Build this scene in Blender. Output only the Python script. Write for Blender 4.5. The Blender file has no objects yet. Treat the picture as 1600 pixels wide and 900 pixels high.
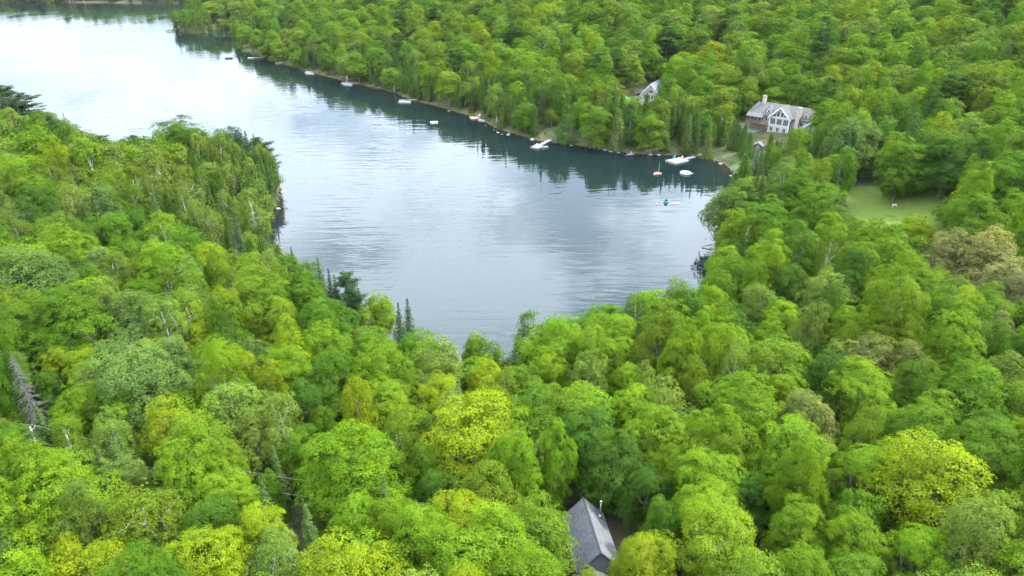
import bpy, math, random
import numpy as np
from mathutils import Vector, Matrix

R_ = math.radians
scene = bpy.context.scene
C = scene.collection

# ------------------------------------------------------------------ camera, sky, sun, exposure
CAM_H, PITCH, FPX = 80.0, R_(27.0), 1066.0
cam_data = bpy.data.cameras.new('camera')
cam_data.sensor_width = 36.0
cam_data.lens = 36.0 * FPX / 1600.0
cam_data.clip_start = 1.0
cam_data.clip_end = 20000.0
cam = bpy.data.objects.new('camera', cam_data)
cam.location = (0, 0, CAM_H)
cam.rotation_euler = (math.pi / 2 - PITCH, 0, 0)
C.objects.link(cam)
scene.camera = cam

SUN_EL, SUN_AZ = 49.0, 80.0          # azimuth measured from +Y (view direction) towards +X
CLOUD, SKY_STRENGTH, EXPOSURE = 38.5, 0.15, 1.38
world = bpy.data.worlds.new('World')
scene.world = world
world.use_nodes = True
wn, wl = world.node_tree.nodes, world.node_tree.links
wn.clear()
w_out = wn.new('ShaderNodeOutputWorld')
w_bg = wn.new('ShaderNodeBackground')
w_bg.inputs['Strength'].default_value = SKY_STRENGTH
sky = wn.new('ShaderNodeTexSky')
sky.sky_type = 'NISHITA'
sky.sun_disc = False
sky.sun_elevation = R_(SUN_EL)
sky.sun_rotation = R_(SUN_AZ)
sky.air_density, sky.dust_density, sky.ozone_density = 1.0, 0.6, 1.5
tc = wn.new('ShaderNodeTexCoord')
sep = wn.new('ShaderNodeSeparateXYZ')
wl.new(tc.outputs['Generated'], sep.inputs[0])


def wmath(op, a, b):
    m = wn.new('ShaderNodeMath'); m.operation = op
    for i, v in enumerate((a, b)):
        if isinstance(v, (int, float)): m.inputs[i].default_value = v
        else: wl.new(v, m.inputs[i])
    return m.outputs[0]


zc = wmath('ADD', wmath('MAXIMUM', sep.outputs['Z'], 0.0), 0.16)
comb = wn.new('ShaderNodeCombineXYZ')
wl.new(wmath('DIVIDE', sep.outputs['X'], zc), comb.inputs[0])
wl.new(wmath('DIVIDE', sep.outputs['Y'], zc), comb.inputs[1])
comb.inputs[2].default_value = 11.2
cn = wn.new('ShaderNodeTexNoise')
cn.inputs['Scale'].default_value = 2.3
cn.inputs['Detail'].default_value = 5.0
cn.inputs['Roughness'].default_value = 0.52
wl.new(comb.outputs[0], cn.inputs['Vector'])
cr = wn.new('ShaderNodeValToRGB')
cr.color_ramp.elements[0].position = 0.39
cr.color_ramp.elements[0].color = (0.36, 0.36, 0.36, 1)
cr.color_ramp.elements[1].position = 0.51
cr.color_ramp.elements[1].color = (1, 1, 1, 1)
wl.new(cn.outputs['Fac'], cr.inputs[0])
wmix = wn.new('ShaderNodeMix'); wmix.data_type = 'RGBA'
wl.new(cr.outputs['Color'], wmix.inputs['Factor'])
wl.new(sky.outputs[0], wmix.inputs['A'])
# cloud layer: brightening from the horizon up, as broken cloud does
cl = wn.new('ShaderNodeVectorMath'); cl.operation = 'SCALE'; cl.inputs[0].default_value = (CLOUD * 0.87, CLOUD, CLOUD * 1.16)
wl.new(wmath('ADD', wmath('MULTIPLY', wmath('POWER', wmath('MINIMUM', wmath('MAXIMUM', sep.outputs['Z'], 0.0), 0.48), 0.92), 0.97), 0.02), cl.inputs['Scale'])
wl.new(cl.outputs[0], wmix.inputs['B'])
wl.new(wmix.outputs['Result'], w_bg.inputs['Color'])
wl.new(w_bg.outputs[0], w_out.inputs['Surface'])

sun_data = bpy.data.lights.new('sun', 'SUN')
sun_data.energy = 5.0
sun_data.angle = R_(5.0)
sun_data.color = (1.0, 0.95, 0.86)
sun = bpy.data.objects.new('sun', sun_data)
sd = Vector((math.sin(R_(SUN_AZ)) * math.cos(R_(SUN_EL)), math.cos(R_(SUN_AZ)) * math.cos(R_(SUN_EL)), math.sin(R_(SUN_EL))))
sun.rotation_euler = sd.to_track_quat('Z', 'Y').to_euler()
sun.location = (0, 0, 300)
C.objects.link(sun)

vs = scene.view_settings
vs.view_transform = 'Standard'
vs.look = 'None'
vs.gamma = 1.0
vs.exposure = EXPOSURE
vs.use_curve_mapping = False
cy = scene.cycles
cy.max_bounces = 6
cy.diffuse_bounces = 1
cy.glossy_bounces = 2
cy.transmission_bounces = 3
cy.transparent_max_bounces = 6
cy.volume_bounces = 0
cy.caustics_reflective = False
cy.caustics_refractive = False
cy.use_denoising = True
cy.denoising_prefilter = 'NONE'

# ------------------------------------------------------------------ picking a place on the land
cosP, sinP = math.cos(PITCH), math.sin(PITCH)


def ray(px, py):
    u, v = (px - 800) / FPX, (450 - py) / FPX
    return np.array((u, cosP + v * sinP, -sinP + v * cosP))


def at(px, py, z=0.0):
    d = ray(px, py)
    t = (z - CAM_H) / d[2]
    return Vector((t * d[0], t * d[1], z))


def project(x, y, z):
    dz = z - CAM_H
    depth = y * cosP - dz * sinP
    up = y * sinP + dz * cosP
    return 800 + FPX * x / depth, 450 - FPX * up / depth, depth


# ------------------------------------------------------------------ materials
MATS = {}


def new_mat(name):
    m = bpy.data.materials.new(name)
    m.use_nodes = True
    m.node_tree.nodes.clear()
    MATS[name] = m
    return m, m.node_tree.nodes, m.node_tree.links


def plain(name, col, rough=0.7, var=0.18, scale=3.0, bump=0.0, metallic=0.0, stretch=(1, 1, 1)):
    m, n, l = new_mat(name)
    out = n.new('ShaderNodeOutputMaterial'); b = n.new('ShaderNodeBsdfPrincipled')
    t = n.new('ShaderNodeTexCoord'); mp = n.new('ShaderNodeMapping')
    mp.inputs['Scale'].default_value = stretch
    no = n.new('ShaderNodeTexNoise'); no.inputs['Scale'].default_value = scale; no.inputs['Detail'].default_value = 5
    l.new(t.outputs['Object'], mp.inputs[0]); l.new(mp.outputs[0], no.inputs['Vector'])
    mx = n.new('ShaderNodeMix'); mx.data_type = 'RGBA'
    mx.inputs['A'].default_value = (*[c * (1 - var) for c in col], 1)
    mx.inputs['B'].default_value = (*[min(1, c * (1 + var)) for c in col], 1)
    l.new(no.outputs['Fac'], mx.inputs['Factor']); l.new(mx.outputs['Result'], b.inputs['Base Color'])
    b.inputs['Roughness'].default_value = rough; b.inputs['Metallic'].default_value = metallic
    if bump:
        bp = n.new('ShaderNodeBump'); bp.inputs['Strength'].default_value = bump; bp.inputs['Distance'].default_value = 0.05
        l.new(no.outputs['Fac'], bp.inputs['Height']); l.new(bp.outputs[0], b.inputs['Normal'])
    l.new(b.outputs[0], out.inputs['Surface'])
    return m


def leaf_mat(name, trans=0.14, gloss=0.004, spread=0.75):
    """tint comes with each tree (its own custom property, or its point in a forest mass); lv varies leaf by leaf"""
    m, n, l = new_mat(name)
    out = n.new('ShaderNodeOutputMaterial')
    at_ = n.new('ShaderNodeAttribute'); at_.attribute_type = 'INSTANCER'; at_.attribute_name = 'tint'
    lv = n.new('ShaderNodeAttribute'); lv.attribute_name = 'lv'
    mr = n.new('ShaderNodeMapRange')
    mr.inputs['To Min'].default_value = 1.0 - spread * 0.5
    mr.inputs['To Max'].default_value = 1.0 + spread * 0.5
    l.new(lv.outputs['Fac'], mr.inputs['Value'])
    mul = n.new('ShaderNodeVectorMath'); mul.operation = 'SCALE'
    l.new(at_.outputs['Color'], mul.inputs[0]); l.new(mr.outputs[0], mul.inputs['Scale'])
    hue = n.new('ShaderNodeMix'); hue.data_type = 'RGBA'; hue.inputs['A'].default_value = (0.78, 0.96, 1.1, 1); hue.inputs['B'].default_value = (1.30, 1.07, 0.75, 1)
    l.new(lv.outputs['Fac'], hue.inputs['Factor'])
    hm_ = n.new('ShaderNodeVectorMath'); hm_.operation = 'MULTIPLY'; l.new(mul.outputs[0], hm_.inputs[0]); l.new(hue.outputs['Result'], hm_.inputs[1]); mul = hm_
    yel = n.new('ShaderNodeVectorMath'); yel.operation = 'MULTIPLY'
    l.new(mul.outputs[0], yel.inputs[0]); yel.inputs[1].default_value = (1.12, 1.15, 0.4)
    d = n.new('ShaderNodeBsdfDiffuse'); t = n.new('ShaderNodeBsdfTranslucent')
    l.new(mul.outputs[0], d.inputs['Color']); l.new(yel.outputs[0], t.inputs['Color'])
    m1 = n.new('ShaderNodeMixShader'); m1.inputs[0].default_value = trans
    l.new(d.outputs[0], m1.inputs[1]); l.new(t.outputs[0], m1.inputs[2])
    g = n.new('ShaderNodeBsdfGlossy'); g.inputs['Roughness'].default_value = 0.5; g.inputs['Color'].default_value = (1, 1, 1, 1)
    m2 = n.new('ShaderNodeMixShader'); m2.inputs[0].default_value = gloss
    l.new(m1.outputs[0], m2.inputs[1]); l.new(g.outputs[0], m2.inputs[2])
    l.new(m2.outputs[0], out.inputs['Surface'])
    return m


LEAF = leaf_mat('leaf')
NEEDLE = leaf_mat('needle', trans=0.10, gloss=0.006, spread=0.6)
BARK = plain('bark', (0.12, 0.10, 0.085), 0.9, 0.4, 6, 0.4, stretch=(1, 1, 0.2))
BIRCH = plain('birch_bark', (0.42, 0.40, 0.37), 0.7, 0.35, 5, 0.1, stretch=(1, 1, 2.5))
GREYWOOD = plain('weathered_wood', (0.19, 0.185, 0.18), 0.85, 0.3, 5, 0.2, stretch=(1, 1, 0.3))
ROCK = plain('rock', (0.17, 0.16, 0.15), 0.85, 0.4, 1.2, 0.5)
DOCK = plain('dock_boards', (0.18, 0.172, 0.165), 0.8, 0.25, 2.0, 0.2, stretch=(0.3, 3, 1))
DOCKNEW = plain('cedar_boards', (0.27, 0.185, 0.125), 0.75, 0.22, 2.0, 0.2, stretch=(0.3, 3, 1))
DEADWOOD = plain('dead_wood', (0.085, 0.085, 0.08), 0.9, 0.3, 5, 0.2)
STEEL = plain('galvanised_steel', (0.30, 0.30, 0.31), 0.5, 0.1, 4, metallic=0.9)
WHITE = plain('white_paint', (0.46, 0.46, 0.45), 0.5, 0.04, 2)
CREAM = plain('cream_siding', (0.28, 0.26, 0.22), 0.65, 0.08, 2, stretch=(0.2, 0.2, 8))
FIBRE = plain('white_fibreglass', (0.34, 0.35, 0.36), 0.25, 0.03, 2)
DARKHULL = plain('dark_hull', (0.03, 0.035, 0.04), 0.4, 0.2, 2)
BLUE = plain('blue_plastic', (0.05, 0.22, 0.55), 0.4, 0.1, 2)
RED = plain('red_plastic', (0.62, 0.12, 0.10), 0.45, 0.1, 2)
PINK = plain('faded_red_plastic', (0.50, 0.25, 0.20), 0.5, 0.1, 2)
TEAL = plain('teal_cover', (0.02, 0.17, 0.145), 0.5, 0.15, 2)
ORANGEWOOD = plain('stained_cedar', (0.16, 0.095, 0.055), 0.6, 0.2, 3, 0.2, stretch=(0.3, 0.3, 3))
STONE = plain('chimney_stone', (0.27, 0.235, 0.19), 0.85, 0.4, 2.2, 0.6)
GLASS = plain('window_glass', (0.03, 0.04, 0.05), 0.06, 0.2, 1)
FLESH = plain('skin', (0.50, 0.33, 0.25), 0.6, 0.05, 3)
CLOTHD = plain('dark_clothing', (0.04, 0.045, 0.06), 0.9, 0.2, 5)
HAIR = plain('brown_hair', (0.05, 0.035, 0.02), 0.7, 0.2, 9)
DARKTRIM = plain('dark_fascia', (0.06, 0.065, 0.07), 0.5, 0.15, 3)
CABLE = plain('aluminium_cable', (0.22, 0.22, 0.22), 0.4, 0.1, 3, metallic=0.2)
CERAMIC = plain('grey_insulator', (0.35, 0.34, 0.33), 0.3, 0.1, 3)
GRAVEL = plain('gravel', (0.14, 0.125, 0.105), 0.95, 0.25, 6, 0.5)
SIDING = plain('grey_siding', (0.25, 0.27, 0.29), 0.7, 0.12, 2, stretch=(0.2, 0.2, 10))


def shingle_mat(name, col):
    m, n, l = new_mat(name)
    out = n.new('ShaderNodeOutputMaterial'); b = n.new('ShaderNodeBsdfPrincipled'); b.inputs['Roughness'].default_value = 0.92
    t = n.new('ShaderNodeTexCoord')
    br = n.new('ShaderNodeTexBrick'); br.inputs['Scale'].default_value = 1.0
    br.inputs['Brick Width'].default_value = 0.32; br.inputs['Row Height'].default_value = 0.16
    br.inputs['Mortar Size'].default_value = 0.012; br.inputs['Bias'].default_value = 0.0
    br.inputs['Color1'].default_value = (*[c * 0.72 for c in col], 1); br.inputs['Color2'].default_value = (*[c * 1.28 for c in col], 1)
    br.inputs['Mortar'].default_value = (*[c * 0.45 for c in col], 1)
    l.new(t.outputs['UV'], br.inputs['Vector'])
    no = n.new('ShaderNodeTexNoise'); no.inputs['Scale'].default_value = 0.9; no.inputs['Detail'].default_value = 7
    l.new(t.outputs['UV'], no.inputs['Vector'])
    mr = n.new('ShaderNodeMapRange'); mr.inputs['To Min'].default_value = 0.65; mr.inputs['To Max'].default_value = 1.35
    l.new(no.outputs['Fac'], mr.inputs['Value'])
    sc = n.new('ShaderNodeVectorMath'); sc.operation = 'SCALE'
    l.new(br.outputs['Color'], sc.inputs[0]); l.new(mr.outputs[0], sc.inputs['Scale']); l.new(sc.outputs[0], b.inputs['Base Color'])
    bp = n.new('ShaderNodeBump'); bp.inputs['Strength'].default_value = 0.6; bp.inputs['Distance'].default_value = 0.02
    l.new(br.outputs['Fac'], bp.inputs['Height']); bp.invert = True; l.new(bp.outputs[0], b.inputs['Normal'])
    l.new(b.outputs[0], out.inputs['Surface'])
    return m


SHINGLE = shingle_mat('grey_shingles', (0.088, 0.091, 0.097))
SHINGLE_W = shingle_mat('taupe_shingles', (0.072, 0.067, 0.068))


def ground_mat():
    m, n, l = new_mat('forest_floor')
    out = n.new('ShaderNodeOutputMaterial'); b = n.new('ShaderNodeBsdfPrincipled'); b.inputs['Roughness'].default_value = 0.95
    b.inputs['Specular IOR Level'].default_value = 0.1
    geo = n.new('ShaderNodeNewGeometry')
    no = n.new('ShaderNodeTexNoise'); no.inputs['Scale'].default_value = 0.35; no.inputs['Detail'].default_value = 8
    l.new(geo.outputs['Position'], no.inputs['Vector'])
    r = n.new('ShaderNodeValToRGB')
    r.color_ramp.elements[0].position = 0.35; r.color_ramp.elements[0].color = (0.030, 0.045, 0.014, 1)
    r.color_ramp.elements[1].position = 0.65; r.color_ramp.elements[1].color = (0.075, 0.060, 0.032, 1)
    l.new(no.outputs['Fac'], r.inputs[0])
    # stony, sandy strip at the waterline and the brown bed below it, its colour darkened with depth for light the water absorbs
    sx = n.new('ShaderNodeSeparateXYZ'); l.new(geo.outputs['Position'], sx.inputs[0])
    r2 = n.new('ShaderNodeValToRGB')
    e = r2.color_ramp.elements
    e[0].position = 0.0; e[0].color = (0.012, 0.016, 0.012, 1)
    e[1].position = 0.74; e[1].color = (0.05, 0.03, 0.014, 1)
    k = r2.color_ramp.elements.new(0.93); k.color = (0.12, 0.062, 0.022, 1)
    k = r2.color_ramp.elements.new(1.0); k.color = (0.06, 0.052, 0.04, 1)
    ad = n.new('ShaderNodeMath'); ad.operation = 'MULTIPLY_ADD'; ad.inputs[1].default_value = 1.1; ad.inputs[2].default_value = -0.6
    no2 = n.new('ShaderNodeTexNoise'); no2.inputs['Scale'].default_value = 0.8; no2.inputs['Detail'].default_value = 6
    l.new(geo.outputs['Position'], no2.inputs['Vector']); l.new(no2.outputs['Fac'], ad.inputs[0])
    zz = n.new('ShaderNodeMath'); zz.operation = 'ADD'; l.new(sx.outputs['Z'], zz.inputs[0]); l.new(ad.outputs[0], zz.inputs[1])
    mr = n.new('ShaderNodeMapRange'); mr.inputs['From Min'].default_value = -3.2; mr.inputs['From Max'].default_value = 0.15
    l.new(zz.outputs[0], mr.inputs['Value']); l.new(mr.outputs[0], r2.inputs[0])
    st = n.new('ShaderNodeMapRange'); st.inputs['From Min'].default_value = 0.1; st.inputs['From Max'].default_value = 0.45
    l.new(zz.outputs[0], st.inputs['Value'])
    mx = n.new('ShaderNodeMix'); mx.data_type = 'RGBA'
    l.new(st.outputs[0], mx.inputs['Factor']); l.new(r2.outputs[0], mx.inputs['A']); l.new(r.outputs[0], mx.inputs['B'])
    l.new(mx.outputs['Result'], b.inputs['Base Color'])
    bp = n.new('ShaderNodeBump'); bp.inputs['Strength'].default_value = 0.6; bp.inputs['Distance'].default_value = 0.4
    l.new(no.outputs['Fac'], bp.inputs['Height']); l.new(bp.outputs[0], b.inputs['Normal'])
    l.new(b.outputs[0], out.inputs['Surface'])
    return m


def water_mat():
    m, n, l = new_mat('lake_water')
    out = n.new('ShaderNodeOutputMaterial')
    geo = n.new('ShaderNodeNewGeometry')

    def waves(rot, scl, scale, dist, detail, seed):
        mp = n.new('ShaderNodeMapping'); mp.inputs['Rotation'].default_value = (0, 0, R_(rot)); mp.inputs['Scale'].default_value = scl
        mp.inputs['Location'].default_value = (seed, seed * 1.7, 0)
        l.new(geo.outputs['Position'], mp.inputs[0])
        no = n.new('ShaderNodeTexNoise'); no.inputs['Scale'].default_value = scale; no.inputs['Detail'].default_value = detail
        no.inputs['Distortion'].default_value = dist; no.inputs['Roughness'].default_value = 0.45
        l.new(mp.outputs[0], no.inputs['Vector'])
        return no.outputs['Fac']

    def mth(op, a, b_):
        k = n.new('ShaderNodeMath'); k.operation = op
        for i, v in enumerate((a, b_)):
            if isinstance(v, (int, float)): k.inputs[i].default_value = v
            else: l.new(v, k.inputs[i])
        return k.outputs[0]
    a = waves(-9, (0.2, 1.0, 1), 0.36, 0.5, 1.2, 3.0)        # long low wavelets crossing the bay
    c = waves(16, (0.25, 1.0, 1), 0.8, 0.4, 1.0, 11.0)
    f = waves(0, (0.6, 1.0, 1), 2.2, 0.0, 2.0, 7.0)            # fine ripple
    patch = waves(20, (1, 0.6, 1), 0.02, 1.2, 3.0, 23.0)        # calm and ruffled patches
    pr = n.new('ShaderNodeMapRange'); pr.inputs['From Min'].default_value = 0.40; pr.inputs['From Max'].default_value = 0.60
    pr.inputs['To Min'].default_value = 0.22; pr.inputs['To Max'].default_value = 1.0
    l.new(patch, pr.inputs['Value'])
    h = mth('ADD', mth('ADD', mth('MULTIPLY', a, 1.0), mth('MULTIPLY', c, 0.22)), mth('MULTIPLY', f, 0.012))
    h = mth('MULTIPLY', h, pr.outputs[0])
    bp = n.new('ShaderNodeBump'); bp.inputs['Strength'].default_value = 1.0; bp.inputs['Distance'].default_value = WAVE
    l.new(h, bp.inputs['Height'])
    fr = n.new('ShaderNodeFresnel'); fr.inputs['IOR'].default_value = 1.333
    l.new(bp.outputs[0], fr.inputs['Normal'])
    g = n.new('ShaderNodeBsdfGlossy'); g.inputs['Roughness'].default_value = 0.03; g.inputs['Color'].default_value = (1, 1, 1, 1)
    l.new(bp.outputs[0], g.inputs['Normal'])
    t = n.new('ShaderNodeBsdfTransparent'); t.inputs['Color'].default_value = (0.62, 0.66, 0.55, 1)
    s = n.new('ShaderNodeBsdfDiffuse'); s.inputs['Color'].default_value = (0.006, 0.016, 0.018, 1)   # light scattered back by the water itself
    m0 = n.new('ShaderNodeMixShader'); m0.inputs[0].default_value = 0.45
    l.new(t.outputs[0], m0.inputs[1]); l.new(s.outputs[0], m0.inputs[2])
    mx = n.new('ShaderNodeMixShader'); l.new(fr.outputs[0], mx.inputs[0]); l.new(m0.outputs[0], mx.inputs[1]); l.new(g.outputs[0], mx.inputs[2])
    l.new(mx.outputs[0], out.inputs['Surface'])
    return m


WAVE = 0.095
HAZE = 0.000013
LODGE_XY, COT2_XY, COT_XY = (113.0, 288.0), (66.0, 331.0), (10.5, 66.0)
GROUND = ground_mat()
WATER = water_mat()
BANK_GRASS = plain('rough_grass', (0.036, 0.050, 0.012), 0.95, 0.4, 0.6, 0.4)
GRASS_SOIL = plain('mown_grass', (0.074, 0.112, 0.007), 0.95, 0.3, 0.5, 0.3)


# ------------------------------------------------------------------ mesh helpers
def mesh_np(name, verts, quads, mats, midx=None, lv=None, smooth=False):
    verts = np.asarray(verts, np.float32); quads = np.asarray(quads, np.int32)
    me = bpy.data.meshes.new(name)
    k = quads.shape[1]
    me.vertices.add(len(verts)); me.vertices.foreach_set('co', verts.ravel())
    me.loops.add(quads.size); me.loops.foreach_set('vertex_index', quads.ravel())
    me.polygons.add(len(quads)); me.polygons.foreach_set('loop_start', np.arange(0, quads.size, k, dtype=np.int32))
    for m in mats: me.materials.append(m)
    if midx is not None: me.polygons.foreach_set('material_index', np.asarray(midx, np.int32))
    me.update(calc_edges=True)
    if smooth: me.polygons.foreach_set('use_smooth', np.ones(len(quads), bool))
    if lv is not None:
        a = me.attributes.new('lv', 'FLOAT', 'FACE'); a.data.foreach_set('value', np.asarray(lv, np.float32))
    return me


def link(name, data, parent=None, loc=None, rotz=None):
    o = bpy.data.objects.new(name, data)
    C.objects.link(o)
    if parent is not None: o.parent = parent
    if loc is not None: o.location = loc
    if rotz is not None: o.rotation_euler = (0, 0, rotz)
    return o


def tag(o, label=None, cat=None, group=None, kind=None):
    if label: o['label'] = label
    if cat: o['category'] = cat
    if group: o['group'] = group
    if kind: o['kind'] = kind
    return o


def thing(name, label, cat, loc, rotz=0.0, group=None):
    return tag(link(name, None, None, loc, rotz), label, cat, group)


class MB:
    """collects polygons of one piece, then links it as one mesh object"""

    def __init__(self): self.v, self.f, self.uv = [], [], []

    def box(self, x0, x1, y0, y1, z0, z1):
        b = len(self.v)
        self.v += [(x, y, z) for z in (z0, z1) for y in (y0, y1) for x in (x0, x1)]
        self.f += [tuple(b + i for i in q) for q in ((0, 2, 3, 1), (4, 5, 7, 6), (0, 1, 5, 4), (2, 6, 7, 3), (0, 4, 6, 2), (1, 3, 7, 5))]
        return self

    def poly(self, pts):
        b = len(self.v); self.v += [tuple(p) for p in pts]; self.f.append(tuple(range(b, b + len(pts)))); return self

    def slab(self, pts, th):
        """closed plate: PTS is its upper outline, TH its thickness straight down"""
        n = len(pts); b = len(self.v)
        self.v += [tuple(p) for p in pts] + [(p[0], p[1], p[2] - th) for p in pts]
        self.f.append(tuple(range(b, b + n))); self.f.append(tuple(b + n + i for i in reversed(range(n))))
        for i in range(n):
            j = (i + 1) % n; self.f.append((b + i, b + n + i, b + n + j, b + j))
        return self

    def prism(self, pts, y0, y1):
        """PTS (x, z) swept from y0 to y1"""
        n = len(pts); b = len(self.v)
        self.v += [(p[0], y0, p[1]) for p in pts] + [(p[0], y1, p[1]) for p in pts]
        self.f.append(tuple(range(b, b + n))); self.f.append(tuple(b + n + i for i in reversed(range(n))))
        for i in range(n):
            j = (i + 1) % n; self.f.append((b + i, b + n + i, b + n + j, b + j))
        return self

    def tube(self, pts, rad, sides=8, cap=True):
        pts = [Vector(p) for p in pts]
        if isinstance(rad, (int, float)): rad = [rad] * len(pts)
        b = len(self.v)
        for i, p in enumerate(pts):
            d = (pts[min(i + 1, len(pts) - 1)] - pts[max(i - 1, 0)]).normalized()
            a = d.cross(Vector((0, 0, 1)) if abs(d.z) < 0.9 else Vector((1, 0, 0))).normalized(); c = d.cross(a)
            for k in range(sides):
                t = 2 * math.pi * k / sides
                self.v.append(tuple(p + rad[i] * (math.cos(t) * a + math.sin(t) * c)))
        for i in range(len(pts) - 1):
            for k in range(sides):
                j = (k + 1) % sides
                self.f.append((b + i * sides + k, b + i * sides + j, b + (i + 1) * sides + j, b + (i + 1) * sides + k))
        if cap:
            self.f.append(tuple(b + k for k in reversed(range(sides)))); e = b + (len(pts) - 1) * sides
            self.f.append(tuple(e + k for k in range(sides)))
        return self

    def build(self, name, mat, parent=None, loc=None, rotz=None, smooth=False, uv=False):
        me = bpy.data.meshes.new(name); me.from_pydata(self.v, [], self.f); me.materials.append(mat) if mat else None
        if smooth:
            for p in me.polygons: p.use_smooth = True
        if uv:   # metres measured along the roof: across the slope and up it
            ul = me.uv_layers.new(name='UVMap')
            for p in me.polygons:
                nrm = p.normal
                h = Vector((0, 0, 1)).cross(nrm)
                h = h.normalized() if h.length > 1e-3 else Vector((1, 0, 0))
                s = nrm.cross(h)
                for li in p.loop_indices:
                    co = me.vertices[me.loops[li].vertex_index].co
                    ul.data[li].uv = (co.dot(h), co.dot(s))
        return link(name, me, parent, loc, rotz)


# ------------------------------------------------------------------ lake outline and terrain
SHORE = [(-1600, 1043), (-724, 1043), (-598, 1070), (-491, 1043), (-420, 1010), (-380, 900), (-352, 780), (-340, 712), (-307, 697), (-262, 690), (-246, 640),
         (-226, 587), (-187, 539), (-146, 490), (-106, 447), (-76, 418), (-53, 386), (-34, 366), (-19, 346), (-9, 328), (0, 316),
         (10, 304), (20, 299), (33, 292), (43, 285), (54, 281), (64, 279), (74, 280), (82, 274), (86, 262), (84, 247), (76, 229),
         (66, 204), (60, 186), (57, 173), (50, 157), (30, 141), (10, 130), (-1, 122), (-13, 121), (-29, 131), (-51, 160),
         (-67, 181), (-77, 190), (-83, 202), (-79, 211), (-81, 226), (-86, 246), (-93, 256), (-112, 262), (-142, 267), (-176, 277),
         (-205, 306), (-262, 332), (-450, 365), (-900, 420), (-1600, 420)]
rs = np.random.RandomState(5)
_p = []
for i in range(len(SHORE)):
    a, b = np.array(SHORE[i], float), np.array(SHORE[(i + 1) % len(SHORE)], float)
    L = np.linalg.norm(b - a); k = max(1, int(L / 6)) if L < 130 else max(1, int(L / 30))
    for j in range(k):
        p = a + (b - a) * j / k
        _p.append(p + (rs.normal(0, 0.7, 2) if j else 0))
LAKE = np.array(_p)
LA, LB = LAKE, np.roll(LAKE, -1, 0)


def lake_dist(x, y):
    """distance to the waterline in metres, positive on land"""
    x = np.atleast_1d(np.asarray(x, float)).ravel(); y = np.atleast_1d(np.asarray(y, float)).ravel()
    out = np.full(x.shape, 1e9); ins = np.zeros(x.shape, bool)
    for a, b in zip(LA, LB):
        e = b - a; L2 = e @ e
        t = np.clip(((x - a[0]) * e[0] + (y - a[1]) * e[1]) / L2, 0, 1)
        out = np.minimum(out, np.hypot(x - a[0] - t * e[0], y - a[1] - t * e[1]))
        c = (a[1] > y) != (b[1] > y)
        with np.errstate(divide='ignore', invalid='ignore'):
            ins ^= c & (x < (b[0] - a[0]) * (y - a[1]) / (b[1] - a[1] if b[1] != a[1] else 1e-9) + a[0])
    return np.where(ins, -out, out)


def sstep(a, b, v):
    t = np.clip((v - a) / (b - a), 0, 1); return t * t * (3 - 2 * t)


def terrain(x, y, d=None):
    x = np.asarray(x, float); y = np.asarray(y, float)
    if d is None: d = lake_dist(x, y)
    far = sstep(-25, 25, x - (20 - (y - 120) * 0.65)) * sstep(135, 255, y)
    near_h = np.minimum(0.085 * np.maximum(d - 2, 0), 5 + 0.03 * np.maximum(d - 2, 0))
    near_h = np.minimum(near_h, 12)
    dd = np.maximum(d - 3, 0)
    far_h = np.minimum(0.205 * dd, 28 + 0.115 * (dd - 137)); far_h = np.where(dd < 137, 0.205 * dd, far_h); far_h = np.minimum(far_h, 70)
    und = 1.3 * np.sin(x * 0.043 + 1.1) * np.cos(y * 0.037) + 0.7 * np.sin(x * 0.11 + y * 0.09)
    land = 0.9 * (1 - np.exp(-np.maximum(d, 0) / 1.6)) + near_h * (1 - far) + far_h * far + und * sstep(5, 30, d)
    cove = np.exp(-(((x - 86) / 26) ** 2 + ((y - 258) / 26) ** 2))
    cove = np.maximum(cove, np.exp(-(((x + 80) / 12) ** 2 + ((y - 200) / 20) ** 2)))
    bed = -np.minimum(np.maximum(-d, 0) * (0.75 - 0.63 * cove), 7) - 0.02
    return np.where(d > 0, land, bed)


def axis(lo, hi, a, b, fine, ratio=1.16):
    v = list(np.arange(a, b + 0.01, fine)); s = fine
    while v[-1] < hi: s *= ratio; v.append(v[-1] + s)
    s = fine
    while v[0] > lo: s *= ratio; v.insert(0, v[0] - s)
    return np.array(v)


gx, gy = axis(-6000, 6000, -250, 270, 2.6), axis(-3000, 9000, 30, 470, 2.6)
GX, GY = np.meshgrid(gx, gy)
GZ = terrain(GX.ravel(), GY.ravel())
nx, ny = len(gx), len(gy)
ii = np.arange(nx * ny).reshape(ny, nx)
quads = np.stack([ii[:-1, :-1], ii[:-1, 1:], ii[1:, 1:], ii[1:, :-1]], -1).reshape(-1, 4)
GZ2 = GZ.reshape(ny, nx)


def gz(x, y):
    """height of the ground sheet at a point"""
    i = min(max(int(np.searchsorted(gx, x)) - 1, 0), nx - 2); j = min(max(int(np.searchsorted(gy, y)) - 1, 0), ny - 2)
    a = (x - gx[i]) / (gx[i + 1] - gx[i]); b = (y - gy[j]) / (gy[j + 1] - gy[j])
    return float((GZ2[j, i] * (1 - a) + GZ2[j, i + 1] * a) * (1 - b) + (GZ2[j + 1, i] * (1 - a) + GZ2[j + 1, i + 1] * a) * b)


ground = link('ground', mesh_np('ground', np.stack([GX.ravel(), GY.ravel(), GZ], -1), quads, [GROUND], smooth=True))
tag(ground, 'brown and green forest floor rising from the lake', kind='structure')

wb = MB(); wb.poly([(-1650, 60, 0), (300, 60, 0), (300, 1200, 0), (-1650, 1200, 0)])
water = wb.build('lake', WATER)
tag(water, 'rippled grey blue lake reflecting clouds', kind='structure')


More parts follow.
